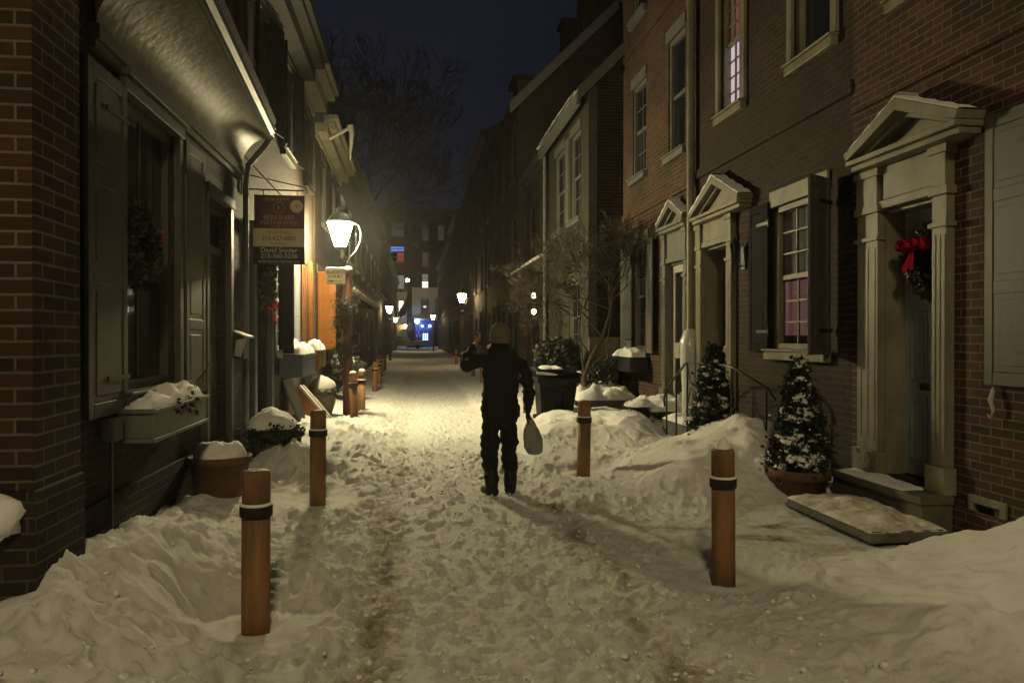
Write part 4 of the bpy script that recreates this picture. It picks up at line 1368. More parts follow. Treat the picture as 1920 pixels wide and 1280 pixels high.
wr3 = thing('wreath', 'dark wreath with orange red bow on the blue grey left door', 'wreath', (XL + .1, 10.8, 2.4))
Tw = lambda a, b, c: (XL + .0 + c, a, b)
mb = MB(); wreath(mb, (10.66, 2.38, .0), Tw, .27, .10, rnd, 1200, .08); mb.build('greenery', M['leaf'], wr3, recalc=False)
mb = MB(); bow(mb, (10.72, 2.08, .08), Tw, .17); mb.build('bow', M['bow_orange'], wr3, recalc=False)

wb2 = thing('window_box', 'long dark grey window box topped with bright snow', 'window box', (-1.9, 12.8, 1.0))
mb = MB(); mb.box(XL + .03, XL + .38, 12.0, 13.55, 1.02, 1.34); mb.box(XL + .03, XL + .40, 11.98, 13.57, 1.342, 1.38); mb.build('box', M['blue_grey'], wb2, bevel=.006)
mb = MB(); snow_cap(mb, XL + .04, XL + .38, 12.0, 13.55, 1.38, .20, 3, 0, 20); mb.build('snow', M['snow'], wb2)

# third house on the left, orange joinery
WL3 = (14.62, 15.5, 1.5, 3.1)
WL3a = (14.9, 15.7, 4.7, 6.1)
l3 = house('brick_house', 'lamp lit brick house with orange window frames and a cream cornice on the left', XL - .008, -1, 14.3, 16.25, 6.5, [WL3, WL3a], M['brick_soot'], eave_out=.2)
window(l3, XL - .008, -1, *WL3, cols=2, rows=4, fm=M['orange'], lintel=False)
window(l3, XL - .008, -1, *WL3a, cols=2, rows=4, fm=M['dark_trim'], simple=True)
TL3 = fac_T(XL - .008, -1)
for a, b in ((14.42, 14.60), (15.52, 15.85)):
    mb = MB(TL3); mb.box(a, b, 1.38, 3.2, .002, .05); mb.box(a + .04, b - .04, 1.5, 2.3, .0505, .062); mb.box(a + .04, b - .04, 2.4, 3.1, .0505, .062); mb.build('shutter', M['orange'], l3, bevel=.004)
mb = MB(TL3); mb.box(14.301, 14.40, 1.38, 3.25, .002, .06); mb.build('window_casing', M['orange_dark'], l3)
cornice(l3, XL - .008, -1, 14.31, 16.25, 6.8, M['cream'], .55, .5)
for yy, lab in ((14.66, 'left orange window box with a snow heap beside the orange window frame'), (15.3, 'right orange window box with a snow heap beside the orange window frame')):
    w_ = thing('window_box', lab, 'window box', (-1.9, yy, 1.1), 'orange window boxes')
    mb = MB(); mb.box(XL + .03, XL + .31, yy, yy + .48, 1.06, 1.36); mb.box(XL + .03, XL + .33, yy - .02, yy + .50, 1.362, 1.40); mb.build('box', M['orange'], w_, bevel=.006)
    mb = MB(); snow_cap(mb, XL + .04, XL + .31, yy, yy + .48, 1.40, .17, 3, 0); mb.build('snow', M['snow'], w_)

# fourth house on the left beyond the side court, with the big orange shutter
WL4 = (17.0, 18.0, 1.4, 3.1)
l4 = house('brick_house', 'house past the lamp with the single large orange shutter and cream cornice', XL - .06, -1, 17.0, 22.5, 6.4, [(17.3, 18.2, 1.4, 3.1), (19.5, 20.4, .2, 2.6), (18.2, 19.1, 4.4, 5.9), (20.5, 21.4, 4.4, 5.9)], M['brick_dark'], eave_out=.2)
for w_ in ((17.3, 18.2, 1.4, 3.1), (18.2, 19.1, 4.4, 5.9), (20.5, 21.4, 4.4, 5.9)): window(l4, XL - .06, -1, *w_, cols=2, rows=4, fm=M['dark_trim'], simple=True)
panel_door(l4, XL - .06, -1, 19.5, 20.4, .2, 2.6, M['dark_door'], w=-.1)
shutter(l4, (XL - .03, 17.26), (.93, -.36), .44, 1.38, 3.13, M['orange'], panels=(.36, .36, .28), lab='large orange panelled shutter swung out over the street')
cornice(l4, XL - .06, -1, 17.0, 22.5, 6.55, M['cream'], .5, .45)
mb = MB(); mb.tube([(-1.85, 17.0, 6.05), (-1.48, 17.05, 6.28), (-1.40, 17.06, 6.35)], .04, 8); mb.tube([(-1.40, 17.06, 6.38), (-1.36, 17.06, 6.2), (-1.40, 17.06, 5.6)], [.07, .06, .01], 8); mb.build('gutter_icicle', M['white'], l4)

left_specs = [
    (22.5, 28.0, 7.4, 'dark left house whose pent eave runs past the street lamp', True),
    (28.0, 34.0, 7.8, 'dark left house with the far end of the long pent eave and its post', True),
    (34.0, 42.0, 8.0, 'dark brick house on the left just past the pent eaves', False),
    (42.0, 52.0, 8.5, 'dark brick house on the left beside the far lit lamp', False),
    (64.0, 80.0, 8.5, 'dark brick house on the left past the tall bare tree', False),
    (80.0, 101.0, 8.8, 'dark brick house at the far end of the left row', False),
]
for i, (y0, y1, H, lab, pent) in enumerate(left_specs):
    X = -2.2
    L = y1 - y0
    nw = max(2, int(L // 2.8))
    ops = []
    for k in range(nw):
        c = y0 + L * (k + .5) / nw
        ops.append((c - .5, c + .5, 4.2, 5.8))
        ops.append((c - .5, c + .5, .2, 2.5) if k == nw // 2 else (c - .5, c + .5, 1.2, 2.6))
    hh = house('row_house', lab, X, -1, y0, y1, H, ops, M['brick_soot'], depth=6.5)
    for o_ in ops:
        if o_[2] < 1: panel_door(hh, X, -1, *o_, M['dark_door'], w=-.1, handle=False)
        else: window(hh, X, -1, *o_, cols=2, rows=4, fm=M['grey_trim'], simple=True)
    cornice(hh, X, -1, y0 + .003, y1 - .003, H, M['dark_trim'], .4, .4)
    if pent:
        ys = y0 - (3.9 if i == 0 else 0)
        mb = MB(lambda a, b, c: (a, c, b))
        mb.prism([(X + .003, 3.35), (X + .75, 3.02), (X + .75, 2.93), (X + .60, 2.90), (X + .003, 2.92)], ys, y1 - .05)
        mb.build('pent_eave', M['dark_trim'], hh)
        for q in range(int((y1 - ys) / .9)):
            yy = ys + .3 + q * .9
            mb = MB(); mb.box(X + .60, X + .77, yy, yy + .35, 2.84, 2.90)
            mb.build('eave_bracket', M['white'], hh)
    if i == 1:
        mb = MB(); mb.box(X + .52, X + .66, 33.2, 33.34, 0, 2.9); mb.build('porch_post', M['cream'], hh)

gw = thing('garden_wall', 'high dark brick garden wall below the tall bare tree', 'wall', (-2.3, 58, 0))
mb = MB(); mb.box(-2.5, -2.2, 52.02, 63.98, -.1, 4.6); mb.build('wall', M['brick_soot'], gw)
mb = MB(); mb.box(-2.56, -2.14, 52.02, 63.98, 4.602, 4.72); mb.build('coping', M['stone'], gw)

# ------------------------------------------------------------------ street lamps
def lantern_geo(root, c, s=1.0, gm=None, hook=True, post_top=None):
    """six sided lantern: c is the centre of its glass"""
    x, y, z = c
    g = MB(); g.lathe([(.10 * s, -.26 * s), (.245 * s, .20 * s)], (x, y, z), 8, smooth=False)
    g.build('lamp_glass', gm, root)
    m = MB()
    m.lathe([(.05 * s, -.33 * s), (.11 * s, -.29 * s), (.115 * s, -.262 * s)], (x, y, z), 8, smooth=False)
    m.build('lamp_base', M['iron'], root)
    m = MB()
    m.lathe([(.27 * s, .203 * s), (.28 * s, .225 * s), (.17 * s, .36 * s), (.09 * s, .40 * s), (.085 * s, .45 * s), (.10 * s, .47 * s), (.03 * s, .53 * s), (.001, .58 * s)], (x, y, z), 8, smooth=False)
    m.build('lamp_cap', M['iron'], root)
    m = MB()
    for k in range(8):
        t = 2 * PI * k / 8
        m.tube([(x + .105 * s * math.cos(t), y + .105 * s * math.sin(t), z - .262 * s), (x + .25 * s * math.cos(t), y + .25 * s * math.sin(t), z + .205 * s)], .007 * s, 4)
    m.build('lamp_frame', M['iron'], root)
    return g


def make_lamp(x, y, z, label, gm, lx=0.0, post=None):
    if gm is M['lamp_glass_far']: post = M['dark_wood']
    root = thing('street_lamp', label, 'street lamp', (x, y, 0), 'colonial street lamps along the alley')
    p = MB(); pt = z - .70
    p.lathe([(.100, -.15), (.100, .02), (.098, .04), (.095, pt - .20), (.085, pt - .19), (.085, pt - .14), (.105, pt - .13), (.105, pt - .03), (.09, pt), (.001, pt + .01)], (x, y, 0), 16)
    p.build('post', post or M['post_wood'], root)
    h = MB()
    h.tube([(x, y, pt), (x, y, pt + .12), (x + .04, y, pt + .22), (x + .17, y, pt + .36), (x + .25, y, pt + .55), (x + .26, y, pt + .72), (x + .21, y, pt + .86), (x + .10, y, pt + .92), (x + lx + .20, y, z + .22)], [.018, .018, .016, .019, .016, .014, .012, .010, .010], 8)
    h.tube([(x + lx - .25, y, z + .20), (x + lx - .31, y, z + .27), (x + lx - .34, y, z + .30)], .01, 6)
    h.build('bracket', M['iron'], root)
    lantern_geo(root, (x + lx, y, z), 1.0, gm)
    s = MB(); snow_dome(s, (x, y, pt), .085, .085, .05, 2, 14, 5); s.build('snow', M['snow'], root)
    return root


make_lamp(-1.28, 15.0, 3.69, 'nearest lit street lamp, bright lantern on a wooden post by the hanging court sign', M['lamp_glass'], lx=-.14)
make_lamp(2.60, 40.0, 3.75, 'lit street lamp standing alone on the right side of the alley', M['lamp_glass_far'], lx=-.02)
make_lamp(-1.62, 53.0, 3.60, 'lit street lamp on the left, nearer of the two far lamps before the pale facade', M['lamp_glass_far'], lx=-.05)
make_lamp(-1.93, 85.0, 3.60, 'lit street lamp on the left, farther of the two far lamps before the pale facade', M['lamp_glass_far'], lx=-.05)
make_lamp(2.25, 85.0, 3.90, 'far lit street lamp beside the blue lit shop', M['lamp_glass_far'], lx=-.05)

# corner street lamp behind the photographer, which lights the near snow
cs = thing('corner_street_light', 'tall steel street light on the corner behind the photographer', 'street light', (-2.4, -4.6, 0))
mb = MB(); mb.tube([(-2.4, -4.6, -.1), (-2.4, -4.6, 7.6), (-2.1, -4.5, 8.2), (-.9, -4.2, 8.5), (-.2, -4.05, 8.5)], [.09, .06, .05, .045, .04], 12); mb.build('pole', M['iron'], cs)
mb = MB(); mb.lathe([(.001, .22), (.14, .20), (.28, .08), (.32, 0)], (0, -4.0, 8.42), 20); mb.build('hood', M['iron'], cs)
mb = MB(); mb.lathe([(.30, -.001), (.24, -.07), (.001, -.10)], (0, -4.0, 8.42), 20); mb.build('lamp_glass', M['street_glass'], cs)
ld = bpy.data.lights.new('corner_lamp_light', 'POINT')
ld.energy = REAR_POWER
ld.color = STREET_COL
ld.shadow_soft_size = .6
lo = bpy.data.objects.new('corner_lamp_light', ld)
COL.objects.link(lo)
lo.parent = cs
lo.location = (2.4, .6, 7.92)

# court sign on the nearest lamp post
bs = thing('court_sign', "small cream Bladen's Court sign with an arrow on the lamp post", 'sign', (-1.5, 14.9, 2.8))
cx, cz, hw, hh_ = -1.50, 2.84, .185, .155
mb = MB(); mb.box(cx - hw, cx + hw, 14.885, 14.905, cz - hh_, cz + hh_); mb.build('board', M['sign_white'], bs, bevel=.004)
mb = MB()
mb.box(cx - hw + .005, cx + hw - .005, 14.880, 14.884, cz + hh_ - .012, cz + hh_ - .004); mb.box(cx - hw + .005, cx + hw - .005, 14.880, 14.884, cz - hh_ + .004, cz - hh_ + .012)
mb.box(cx - hw - .01, cx + .3, 14.906, 14.92, cz + hh_ - .04, cz + hh_ - .02); mb.build('frame', M['dark_wood'], bs)
Ts = lambda y: (lambda a, b: (cx + a, 14.883, cz + y + b))
text_mesh("BLADEN'S", .082, 'lettering', M['sign_black'], bs, Ts(.045), bold=.001)
text_mesh('COURT', .082, 'lettering', M['sign_black'], bs, Ts(-.035), bold=.001)
mb = MB(lambda a, b, c: (cx + a, c, cz + b))
mb.prism([(-.15, -.095), (-.12, -.075), (-.12, -.115)], 14.882, 14.8845); mb.prism([(-.11, -.082), (-.05, -.082), (-.05, -.108), (-.11, -.108)], 14.882, 14.8845); mb.prism([(-.05, -.092), (.13, -.092), (.13, -.098), (-.05, -.098)], 14.882, 14.8845)
mb.build('arrow', M['sign_black'], bs)
mb = MB(); snow_cap(mb, cx - hw, cx + hw, 14.885, 14.905, cz + hh_, .03, 4, .005); mb.build('snow', M['snow'], bs)

ga = thing('garland', 'evergreen garland wound round the nearest lamp post', 'garland', (-1.28, 15.0, 1.5))
mb = MB(); rg = random.Random(3)
for k in range(90):
    q = k / 90
    a = q * 4.2 * PI + 2.6
    R = .13 + .04 * math.sin(k * .9)
    c = (-1.28 + R * math.cos(a), 15.0 + R * math.sin(a), 1.15 + 1.6 * q)
    mb.leaves([(c[0] + rg.gauss(0, .035), c[1] + rg.gauss(0, .035), c[2] + rg.gauss(0, .04)) for _ in range(22)], .10, rg, -.5, True)
for cx_, cz_ in ((-1.40, 1.95), (-1.40, 1.42), (-1.38, 2.3)):
    mb.leaves([(cx_ + rg.gauss(0, .07), 14.88 + rg.gauss(0, .05), cz_ + rg.gauss(0, .10)) for _ in range(260)], .12, rg, -.8, True)
mb.build('greenery', M['leaf_grey'], ga, recalc=False)

# ------------------------------------------------------------------ for rent sign
fs_ = thing('hanging_sign', 'hanging for rent sign with maroon, cream and black panels on an iron bracket', 'sign', (-1.63, 9.5, 3.0))
sx0, sx1, YS = -1.95, -1.335, 9.52
zt, zb_ = 3.40, 2.55
z1, z2 = 2.99, 2.765
for a, b, m_, nm in ((z1, zt, 'sign_maroon', 'top_panel'), (z2, z1 - .001, 'sign_cream', 'middle_panel'), (zb_, z2 - .001, 'sign_black', 'lower_panel')):
    mb = MB(); mb.box(sx0 + (.012 if nm == 'top_panel' else 0), sx1, YS, YS + .02, a, b); mb.build(nm, M[m_], fs_)
scx = (sx0 + sx1) / 2
Tt = lambda z, x=0.0: (lambda a, b: (scx + x + a, YS - .004, z + b))
text_mesh('FOR RENT', .062, 'lettering', M['sign_text_gold'], fs_, Tt(3.325, -.02))
text_mesh('BERKSHIRE', .077, 'lettering', M['sign_text_gold'], fs_, Tt(3.10), bold=.0012)
text_mesh('HATHAWAY', .077, 'lettering', M['sign_text_gold'], fs_, Tt(3.035), bold=.0012)
text_mesh('HomeServices', .034, 'lettering', M['sign_text_gold'], fs_, Tt(3.003))
text_mesh('Fox & Roach', .055, 'lettering', M['sign_text_dark'], fs_, Tt(2.925))
text_mesh('215-627-6005', .072, 'lettering', M['sign_text_dark'], fs_, Tt(2.845), bold=.001)
text_mesh('foxroach.com', .036, 'lettering', M['sign_text_dark'], fs_, Tt(2.795))
text_mesh('David Snyder', .082, 'lettering', M['sign_text_pale'], fs_, Tt(2.695), bold=.0015)
text_mesh('215-360-3236', .078, 'lettering', M['sign_text_pale'], fs_, Tt(2.625), bold=.0015)
text_mesh('www.centercityliving.com', .048, 'lettering', M['sign_text_pale'], fs_, Tt(2.57))
mb = MB(lambda a, b, c: (a, YS - .005 + c, b))
for k in range(28):
    t0, t1 = 2 * PI * k / 28, 2 * PI * (k + 1) / 28
    R0, R1 = .062, .070
    mb.add([(scx + R0 * math.cos(t0), 3.245 + R0 * math.sin(t0), 0), (scx + R1 * math.cos(t0), 3.245 + R1 * math.sin(t0), 0), (scx + R1 * math.cos(t1), 3.245 + R1 * math.sin(t1), 0), (scx + R0 * math.cos(t1), 3.245 + R0 * math.sin(t1), 0)], [(0, 1, 2, 3)])
mb.build('emblem', M['sign_text_gold'], fs_)
text_mesh('R', .075, 'lettering', M['sign_text_gold'], fs_, Tt(3.218))
mb = MB(lambda a, b, c: (a, c, b))
mb.prism([(sx1 - .095 + .078 * math.cos(2 * PI * k / 28), 3.265 + .078 * math.sin(2 * PI * k / 28)) for k in range(28)], YS - .006, YS - .001); mb.build('round_badge', M['sign_cream'], fs_)
text_mesh('1', .08, 'lettering', M['sign_text_dark'], fs_, lambda a, b: (sx1 - .095 + a, YS - .0075, 3.238 + b))
mb = MB()
mb.tube([(XL + .01, 9.53, 3.47), (sx1 + .0, 9.53, 3.46)], .010, 8); mb.tube([(XL + .01, 9.53, 3.66), (sx1 + .02, 9.53, 3.50), (sx1 + .04, 9.53, 3.44), (sx1 + .02, 9.53, 3.43)], .007, 6); mb.tube([(XL + .01, 9.53, 3.40), (XL + .01, 9.53, 3.70)], .012, 8)
for xx in (sx0 + .12, sx1 - .09): mb.tube([(xx, 9.53, 3.465), (xx, 9.53, 3.395)], .005, 6)
mb.build('bracket', M['iron'], fs_)

# ------------------------------------------------------------------ bollards
protoB = thing('bollard', 'x', 'bollard', (0, 0, 0), 'wooden bollards along the kerb')
mb = MB(); mb.lathe([(.078, -.22), (.078, .642)], (0, 0, 0), 28); mb.lathe([(.077, .70), (.077, .868), (.074, .886), (.066, .897), (.050, .901), (.001, .903)], (0, 0, 0), 28)
mb.build('post', M['bollard'], protoB)
mb = MB(); mb.lathe([(.0785, .640), (.088, .641), (.090, .645), (.090, .698), (.088, .702), (.0785, .703)], (0, 0, 0), 28); mb.build('band', M['band'], protoB)
mb = MB(); mb.lathe([(.0785, .7035), (.089, .703), (.087, .712), (.078, .718)], (0, 0, 0), 28); mb.build('ring_snow', M['snow'], protoB)
labels = ['orange brown bollard at front left, nearest to the viewer', 'orange brown bollard with a pointed snow cap, front right', 'brown bollard standing left behind the nearest one', 'brown bollard at the right between the walking person and the snow mound',
          'orange bollard half hidden by the walking person', 'orange bollard right beside the nearest lamp post, first of the pair', 'snow topped bollard just behind the one beside the lamp post', 'orange bollard with dark band past the lamp post, lit by the lamp', 'bollard directly behind the lit orange one past the lamp',
          'dark bollard on the right edge just past the bin', 'dark bollard second past the bin on the right edge', 'dark bollard third past the bin on the right edge', 'dark bollard fourth past the bin on the right edge', 'dark bollard before the lone right lamp', 'dark bollard after the lone right lamp',
          'dark bollard far on the left under the pent eave', 'dark bollard farthest on the left edge']
for k, ((bx, by), lb) in enumerate(zip(BOLLARDS, labels)):
    o = protoB if k == 0 else copy_tree(protoB)
    g0 = gz(bx, by)
    o.location = (bx, by, max(0, g0 * .6))
    if k in (0, 1): o.location.z = -.0 if k == 0 else .0
    if k == 3: o.location.z = .0
    o.rotation_euler = (rnd.gauss(0, .012), rnd.gauss(0, .012), rnd.uniform(0, 6))
    o['label'] = lb
    if k in (1, 5, 6):
        s = MB()
        hcap = .075 if k == 1 else .05
        s.lathe([(.058, .888), (.05, .905), (.03, .90 + hcap * .7), (.012, .90 + hcap), (.001, .90 + hcap)] if k == 1 else [(.072, .868), (.066, .90), (.045, .93), (.001, .94)], (0, 0, 0), 16)
        s.build('snow_cap', M['snow'], o, world=False)


# ------------------------------------------------------------------ plants
def conifer(label, x, y, z, H, R, seed, pot=None, snowy=.4, ks=1.0):
    root = thing('conifer', label, 'potted conifer' if pot else 'conifer', (x, y, z))
    rn = random.Random(seed)
    mb = MB()
    if pot:
        ph, pr = pot
        p = MB(); p.lathe([(.001, 0), (pr * .72, 0), (pr * .78, .02), (pr * .95, ph * .72), (pr * 1.05, ph * .73), (pr * 1.06, ph * .97), (pr * 1.0, ph), (pr * .9, ph), (pr * .88, ph * .85), (.001, ph * .85)], (x, y, z), 28)
        p.build('pot', M['terracotta'], root)
        z = z + ph * .9
    t = MB(); t.tube([(x, y, z - .1), (x, y, z + H * .9)], [.03, .006], 6); t.build('trunk', M['bark'], root)
    sn = MB()
    n = 330
    for k in range(n):
        h = 1 - (1 - rn.random()) ** .62
        h = min(.99, h)
        a = rn.uniform(0, 2 * PI)
        rr = R * (1 - h) ** .82 * (1 + .16 * math.sin(a * 3 + h * 14 + seed)) * (.9 if h > .12 else .78 + h)
        rr *= rn.uniform(.80, 1.08)
        c = (x + rr * math.cos(a), y + rr * math.sin(a), z + h * H + .02)
        s_ = .045 * (1.2 - h * .5)
        mb.leaves([(c[0] + rn.gauss(0, s_), c[1] + rn.gauss(0, s_), c[2] + rn.gauss(0, s_ * .9)) for _ in range(34)], .048, rn, .5, rn.random() < .5)
        cam_side = math.cos(a) * .2 - math.sin(a)
        if rn.random() < snowy:
            q = ks * rn.uniform(.018, .05) * (1.05 - .5 * h)
            sn.blob((c[0] + .01 * math.cos(a), c[1] + .01 * math.sin(a), c[2] + .03), q * 1.25, q * 1.25, q * .62, k + seed, .35, 9, 6)
            for _ in range(4):
                q2 = q * rn.uniform(.25, .5)
                sn.blob((c[0] + rn.gauss(0, q), c[1] + rn.gauss(0, q), c[2] + .02 - rn.random() * .03), q2, q2, q2 * .7, k, .3, 6, 4)
    for _ in range(3200):
        h = 1 - (1 - rn.random()) ** .6
        a = rn.uniform(0, 2 * PI); rr = R * (1 - h) ** .82 * rn.uniform(.2, .9)
        mb.leaves([(x + rr * math.cos(a), y + rr * math.sin(a), z + h * H)], .06, rn, .3)
    mb.build('foliage', M['needles'], root, recalc=False)
    sn.build('snow', M['snow'], root)
    return root


conifer('snow dusted cone tree in a terracotta pot beside the low stone step', 3.72, 6.82, .05, 1.06, .245, 5, (.33, .275), .34, 1.35)
conifer('cone shaped evergreen before the iron railing, partly snowed in', 3.70, 8.90, .42, 1.12, .28, 9, None, .34, 1.2)


def shrub(mb, c, r, rn, n, size, flat=.9):
    pts = []
    for _ in range(n):
        d = Vector((rn.gauss(0, 1), rn.gauss(0, 1), rn.gauss(0, 1))).normalized() * rn.uniform(.55, 1.0) ** .5
        k = 1 + .2 * math.sin(d.x * 7 + d.z * 5) * math.cos(d.y * 6)
        pts.append((c[0] + d.x * r * k, c[1] + d.y * r * k, c[2] + d.z * r * flat * k))
    mb.leaves(pts, size, rn)


rs_ = random.Random(17)
sh = thing('round_shrub', 'dark rounded evergreen shrub just behind the black bin', 'shrub', (2.95, 15.2, 0))
mb = MB(); shrub(mb, (2.95, 15.2, 1.28), .44, rs_, 2600, .085, .75); shrub(mb, (2.75, 15.1, 1.1), .3, rs_, 900, .085); shrub(mb, (3.2, 15.3, 1.05), .32, rs_, 900, .085); mb.build('foliage', M['leaf_grey'], sh, recalc=False)
mb = MB()
for a in range(5): mb.tube([(2.95, 15.2, 0), (2.95 + .1 * math.cos(a * 1.3), 15.2 + .1 * math.sin(a * 1.3), .6), (2.95 + .25 * math.cos(a * 1.3), 15.2 + .25 * math.sin(a * 1.3), 1.2)], [.03, .022, .01], 6)
mb.build('stem', M['bark'], sh)

iv = thing('ivy_window_box', 'dark window box with a snow heap and hanging ivy below the grey shutters', 'window box', (4.1, 13.9, 1.0))
mb = MB(); mb.box(XR3 - .40, XR3 - .05, 13.35, 14.75, 1.0, 1.28); mb.build('box', M['dark_door'], iv, bevel=.006)
mb = MB(); snow_cap(mb, XR3 - .40, XR3 - .05, 13.38, 14.72, 1.28, .15, 7, -.01, 20); mb.build('snow', M['snow'], iv)
mb = MB()
pts = [(rs_.uniform(3.45, 3.95) + rs_.gauss(0, .04), rs_.uniform(14.2, 14.9), .15 + 1.05 * rs_.random() ** .8) for _ in range(1500)]
mb.leaves(pts, .07, rs_, -.4); mb.build('ivy', M['leaf_grey'], iv, recalc=False)

# planters on the left
tb = thing('tub_planter', 'wide terracotta tub full of snow against the left wall', 'planter', (-1.80, 7.3, .14))
mb = MB(); mb.lathe([(.001, 0), (.20, 0), (.215, .02), (.262, .33), (.285, .335), (.29, .40), (.27, .405), (.25, .36), (.001, .34)], (-1.80, 7.3, .14), 28); mb.build('tub', M['terracotta'], tb)
mb = MB(); snow_dome(mb, (-1.80, 7.3, .52), .235, .235, .15, 5, 28, 9, .7); mb.build('snow', M['snow'], tb)

bp_ = thing('bush_planter', 'low leafy bush planter under a smooth snow hat on the left', 'planter', (-1.66, 9.25, .1))
mb = MB(); mb.lathe([(.001, 0), (.2, 0), (.27, .25), (.26, .26), (.001, .24)], (-1.66, 9.25, .14), 20); mb.build('pot', M['dark_wood'], bp_)
mb = MB(); shrub(mb, (-1.66, 9.25, .46), .30, rs_, 2600, .06, .55); mb.build('foliage', M['leaf_dark'], bp_, recalc=False)
mb = MB(); snow_dome(mb, (-1.69, 9.28, .56), .29, .27, .21, 8, 28, 9, .3); mb.build('snow', M['snow'], bp_)

ur = thing('urn_planter', 'pale stone urn planter with a round snow heap by the lamp post', 'planter', (-1.80, 15.2, .05))
mb = MB(); mb.lathe([(.001, 0), (.17, 0), (.19, .03), (.25, .22), (.285, .40), (.27, .46), (.24, .47), (.001, .44)], (-1.80, 15.2, .10), 24); mb.build('pot', M['stone_pot'], ur)
mb = MB(); mb.leaves([(-1.80 + (.27 + rs_.gauss(0, .04)) * math.cos(a), 15.2 + (.27 + rs_.gauss(0, .04)) * math.sin(a), .57 + rs_.gauss(0, .03)) for a in [rs_.uniform(0, 6.28) for _ in range(800)]], .10, rs_, .2, True); mb.build('foliage', M['leaf_grey'], ur, recalc=False)
mb = MB(); snow_dome(mb, (-1.80, 15.2, .56), .27, .27, .33, 4, 28, 9, .25); mb.build('snow', M['snow'], ur)

sbh = thing('snowy_shrub', 'small snow laden shrub beyond the lamp post on the left', 'shrub', (-1.6, 18.6, 0))
mb = MB(); shrub(mb, (-1.65, 18.6, .9), .42, rs_, 1800, .09, .7); mb.build('foliage', M['leaf_grey'], sbh, recalc=False)
mb = MB(); snow_dome(mb, (-1.65, 18.6, 1.0), .34, .34, .25, 4); mb.build('snow', M['snow'], sbh)
mb = MB(); mb.tube([(-1.65, 18.6, 0), (-1.65, 18.6, .8)], .04, 6); mb.build('stem', M['bark'], sbh)

ct = thing('cellar_hatch', 'orange sloping cellar hatch cheek with a snowy top edge', 'cellar hatch', (-1.9, 14.6, 0))
mb = MB(lambda a, b, c: (a, c, b))
mb.prism([(-2.08, -.1), (-1.55, -.1), (-1.55, .10), (-2.08, .72)], 14.05, 14.10)
mb.build('cheek', M['orange_dark'], ct, bevel=.004)
mb = MB(lambda a, b, c: (a, c, b))
mb.prism([(-2.08, -.1), (-1.55, -.1), (-1.55, .10), (-2.08, .72)], 14.85, 14.90)
mb.build('cheek', M['orange_dark'], ct, bevel=.004)
mb = MB(); mb.add([(-2.08, 14.10, .70), (-1.55, 14.10, .08), (-1.55, 14.85, .08), (-2.08, 14.85, .70), (-2.08, 14.10, .66), (-1.55, 14.10, .04), (-1.55, 14.85, .04), (-2.08, 14.85, .66)], [(0, 1, 2, 3), (7, 6, 5, 4), (0, 4, 5, 1), (2, 6, 7, 3)]); mb.build('door', M['orange_dark'], ct)
mb = MB(); mb.tube([(-2.07, 14.07, .76), (-1.8, 14.07, .44), (-1.55, 14.07, .14)], [.03, .035, .03], 8); mb.tube([(-2.07, 14.5, .74), (-1.8, 14.5, .42), (-1.55, 14.5, .12)], [.02, .03, .02], 8); mb.build('snow', M['snow'], ct)
ct2 = thing('leaning_board', 'grey board leaning on the wall below the dark window box', 'board', (-1.95, 12.6, 0))
mb = MB(); mb.add([(-2.09, 12.3, .95), (-1.72, 12.3, 0), (-1.72, 13.1, 0), (-2.09, 13.1, .95), (-2.06, 12.3, .96), (-1.68, 12.3, 0), (-1.68, 13.1, 0), (-2.06, 13.1, .96)], [(0, 1, 2, 3), (7, 6, 5, 4), (0, 4, 5, 1), (1, 5, 6, 2), (2, 6, 7, 3), (3, 7, 4, 0)]); mb.build('board', M['grey_shutter'], ct2)


# bare trees
def grow(mb, p, d, L, r, depth, rn, spread=.55, seg=3, up=.12, minr=.004, ratio=.72, tw=None):
    pts, rad = [Vector(p)], [r]
    dd = Vector(d).normalized()
    for i in range(seg):
        dd = (dd + Vector((rn.gauss(0, .13), rn.gauss(0, .13), rn.gauss(0, .10) + up * .35))).normalized()
        pts.append(pts[-1] + dd * L / seg)
        rad.append(r * (1 - .42 * (i + 1) / seg))
    (tw if (tw is not None and r < .012) else mb).tube(pts, rad, 6 if r > .03 else (4 if r > .008 else 3), caps=False)
    if depth == 0: return
    n = rn.choice((2, 3, 3)) if depth > 1 else rn.choice((2, 3, 4))
    for k in range(n):
        q = rn.uniform(.45, 1) if k else 1
        i = min(seg, max(1, int(round(q * seg))))
        ax = dd.orthogonal().normalized()
        ax.rotate(Matrix.Rotation(rn.uniform(0, 6.28), 3, dd))
        nd = (dd + ax * spread * rn.uniform(.6, 1.4) + Vector((0, 0, up))).normalized()
        grow(mb, pts[i], nd, L * ratio * rn.uniform(.75, 1.15), max(minr, rad[i] * rn.uniform(.55, .78)), depth - 1, rn, spread, seg, up, minr, ratio, tw)


gt = thing('bare_garden_tree', 'bare twiggy garden tree with bent trunks beside the pale board fence', 'tree', (3.55, 14.2, 0))
tr, tw = MB(), MB()
rn = random.Random(23)
trunks = [[(3.25, 14.3, .25), (3.05, 14.3, .55), (3.0, 14.3, .85), (3.15, 14.3, 1.25), (3.38, 14.3, 1.65), (3.5, 14.2, 2.1), (3.55, 14.1, 2.6)],
          [(3.6, 13.9, .15), (3.55, 14.0, .45), (3.35, 14.15, .62), (3.08, 14.28, .66)],
          [(3.02, 14.3, .9), (2.98, 14.35, 1.3), (2.93, 14.35, 1.75), (2.95, 14.3, 2.3)],
          [(3.5, 14.4, .3), (3.52, 14.4, .9), (3.5, 14.4, 1.5), (3.6, 14.4, 2.2)]]
for k, t in enumerate(trunks):
    r0 = (.055, .05, .022, .028)[k]
    tr.tube(t, [r0 * (1 - .45 * i / (len(t) - 1)) for i in range(len(t))], 7)
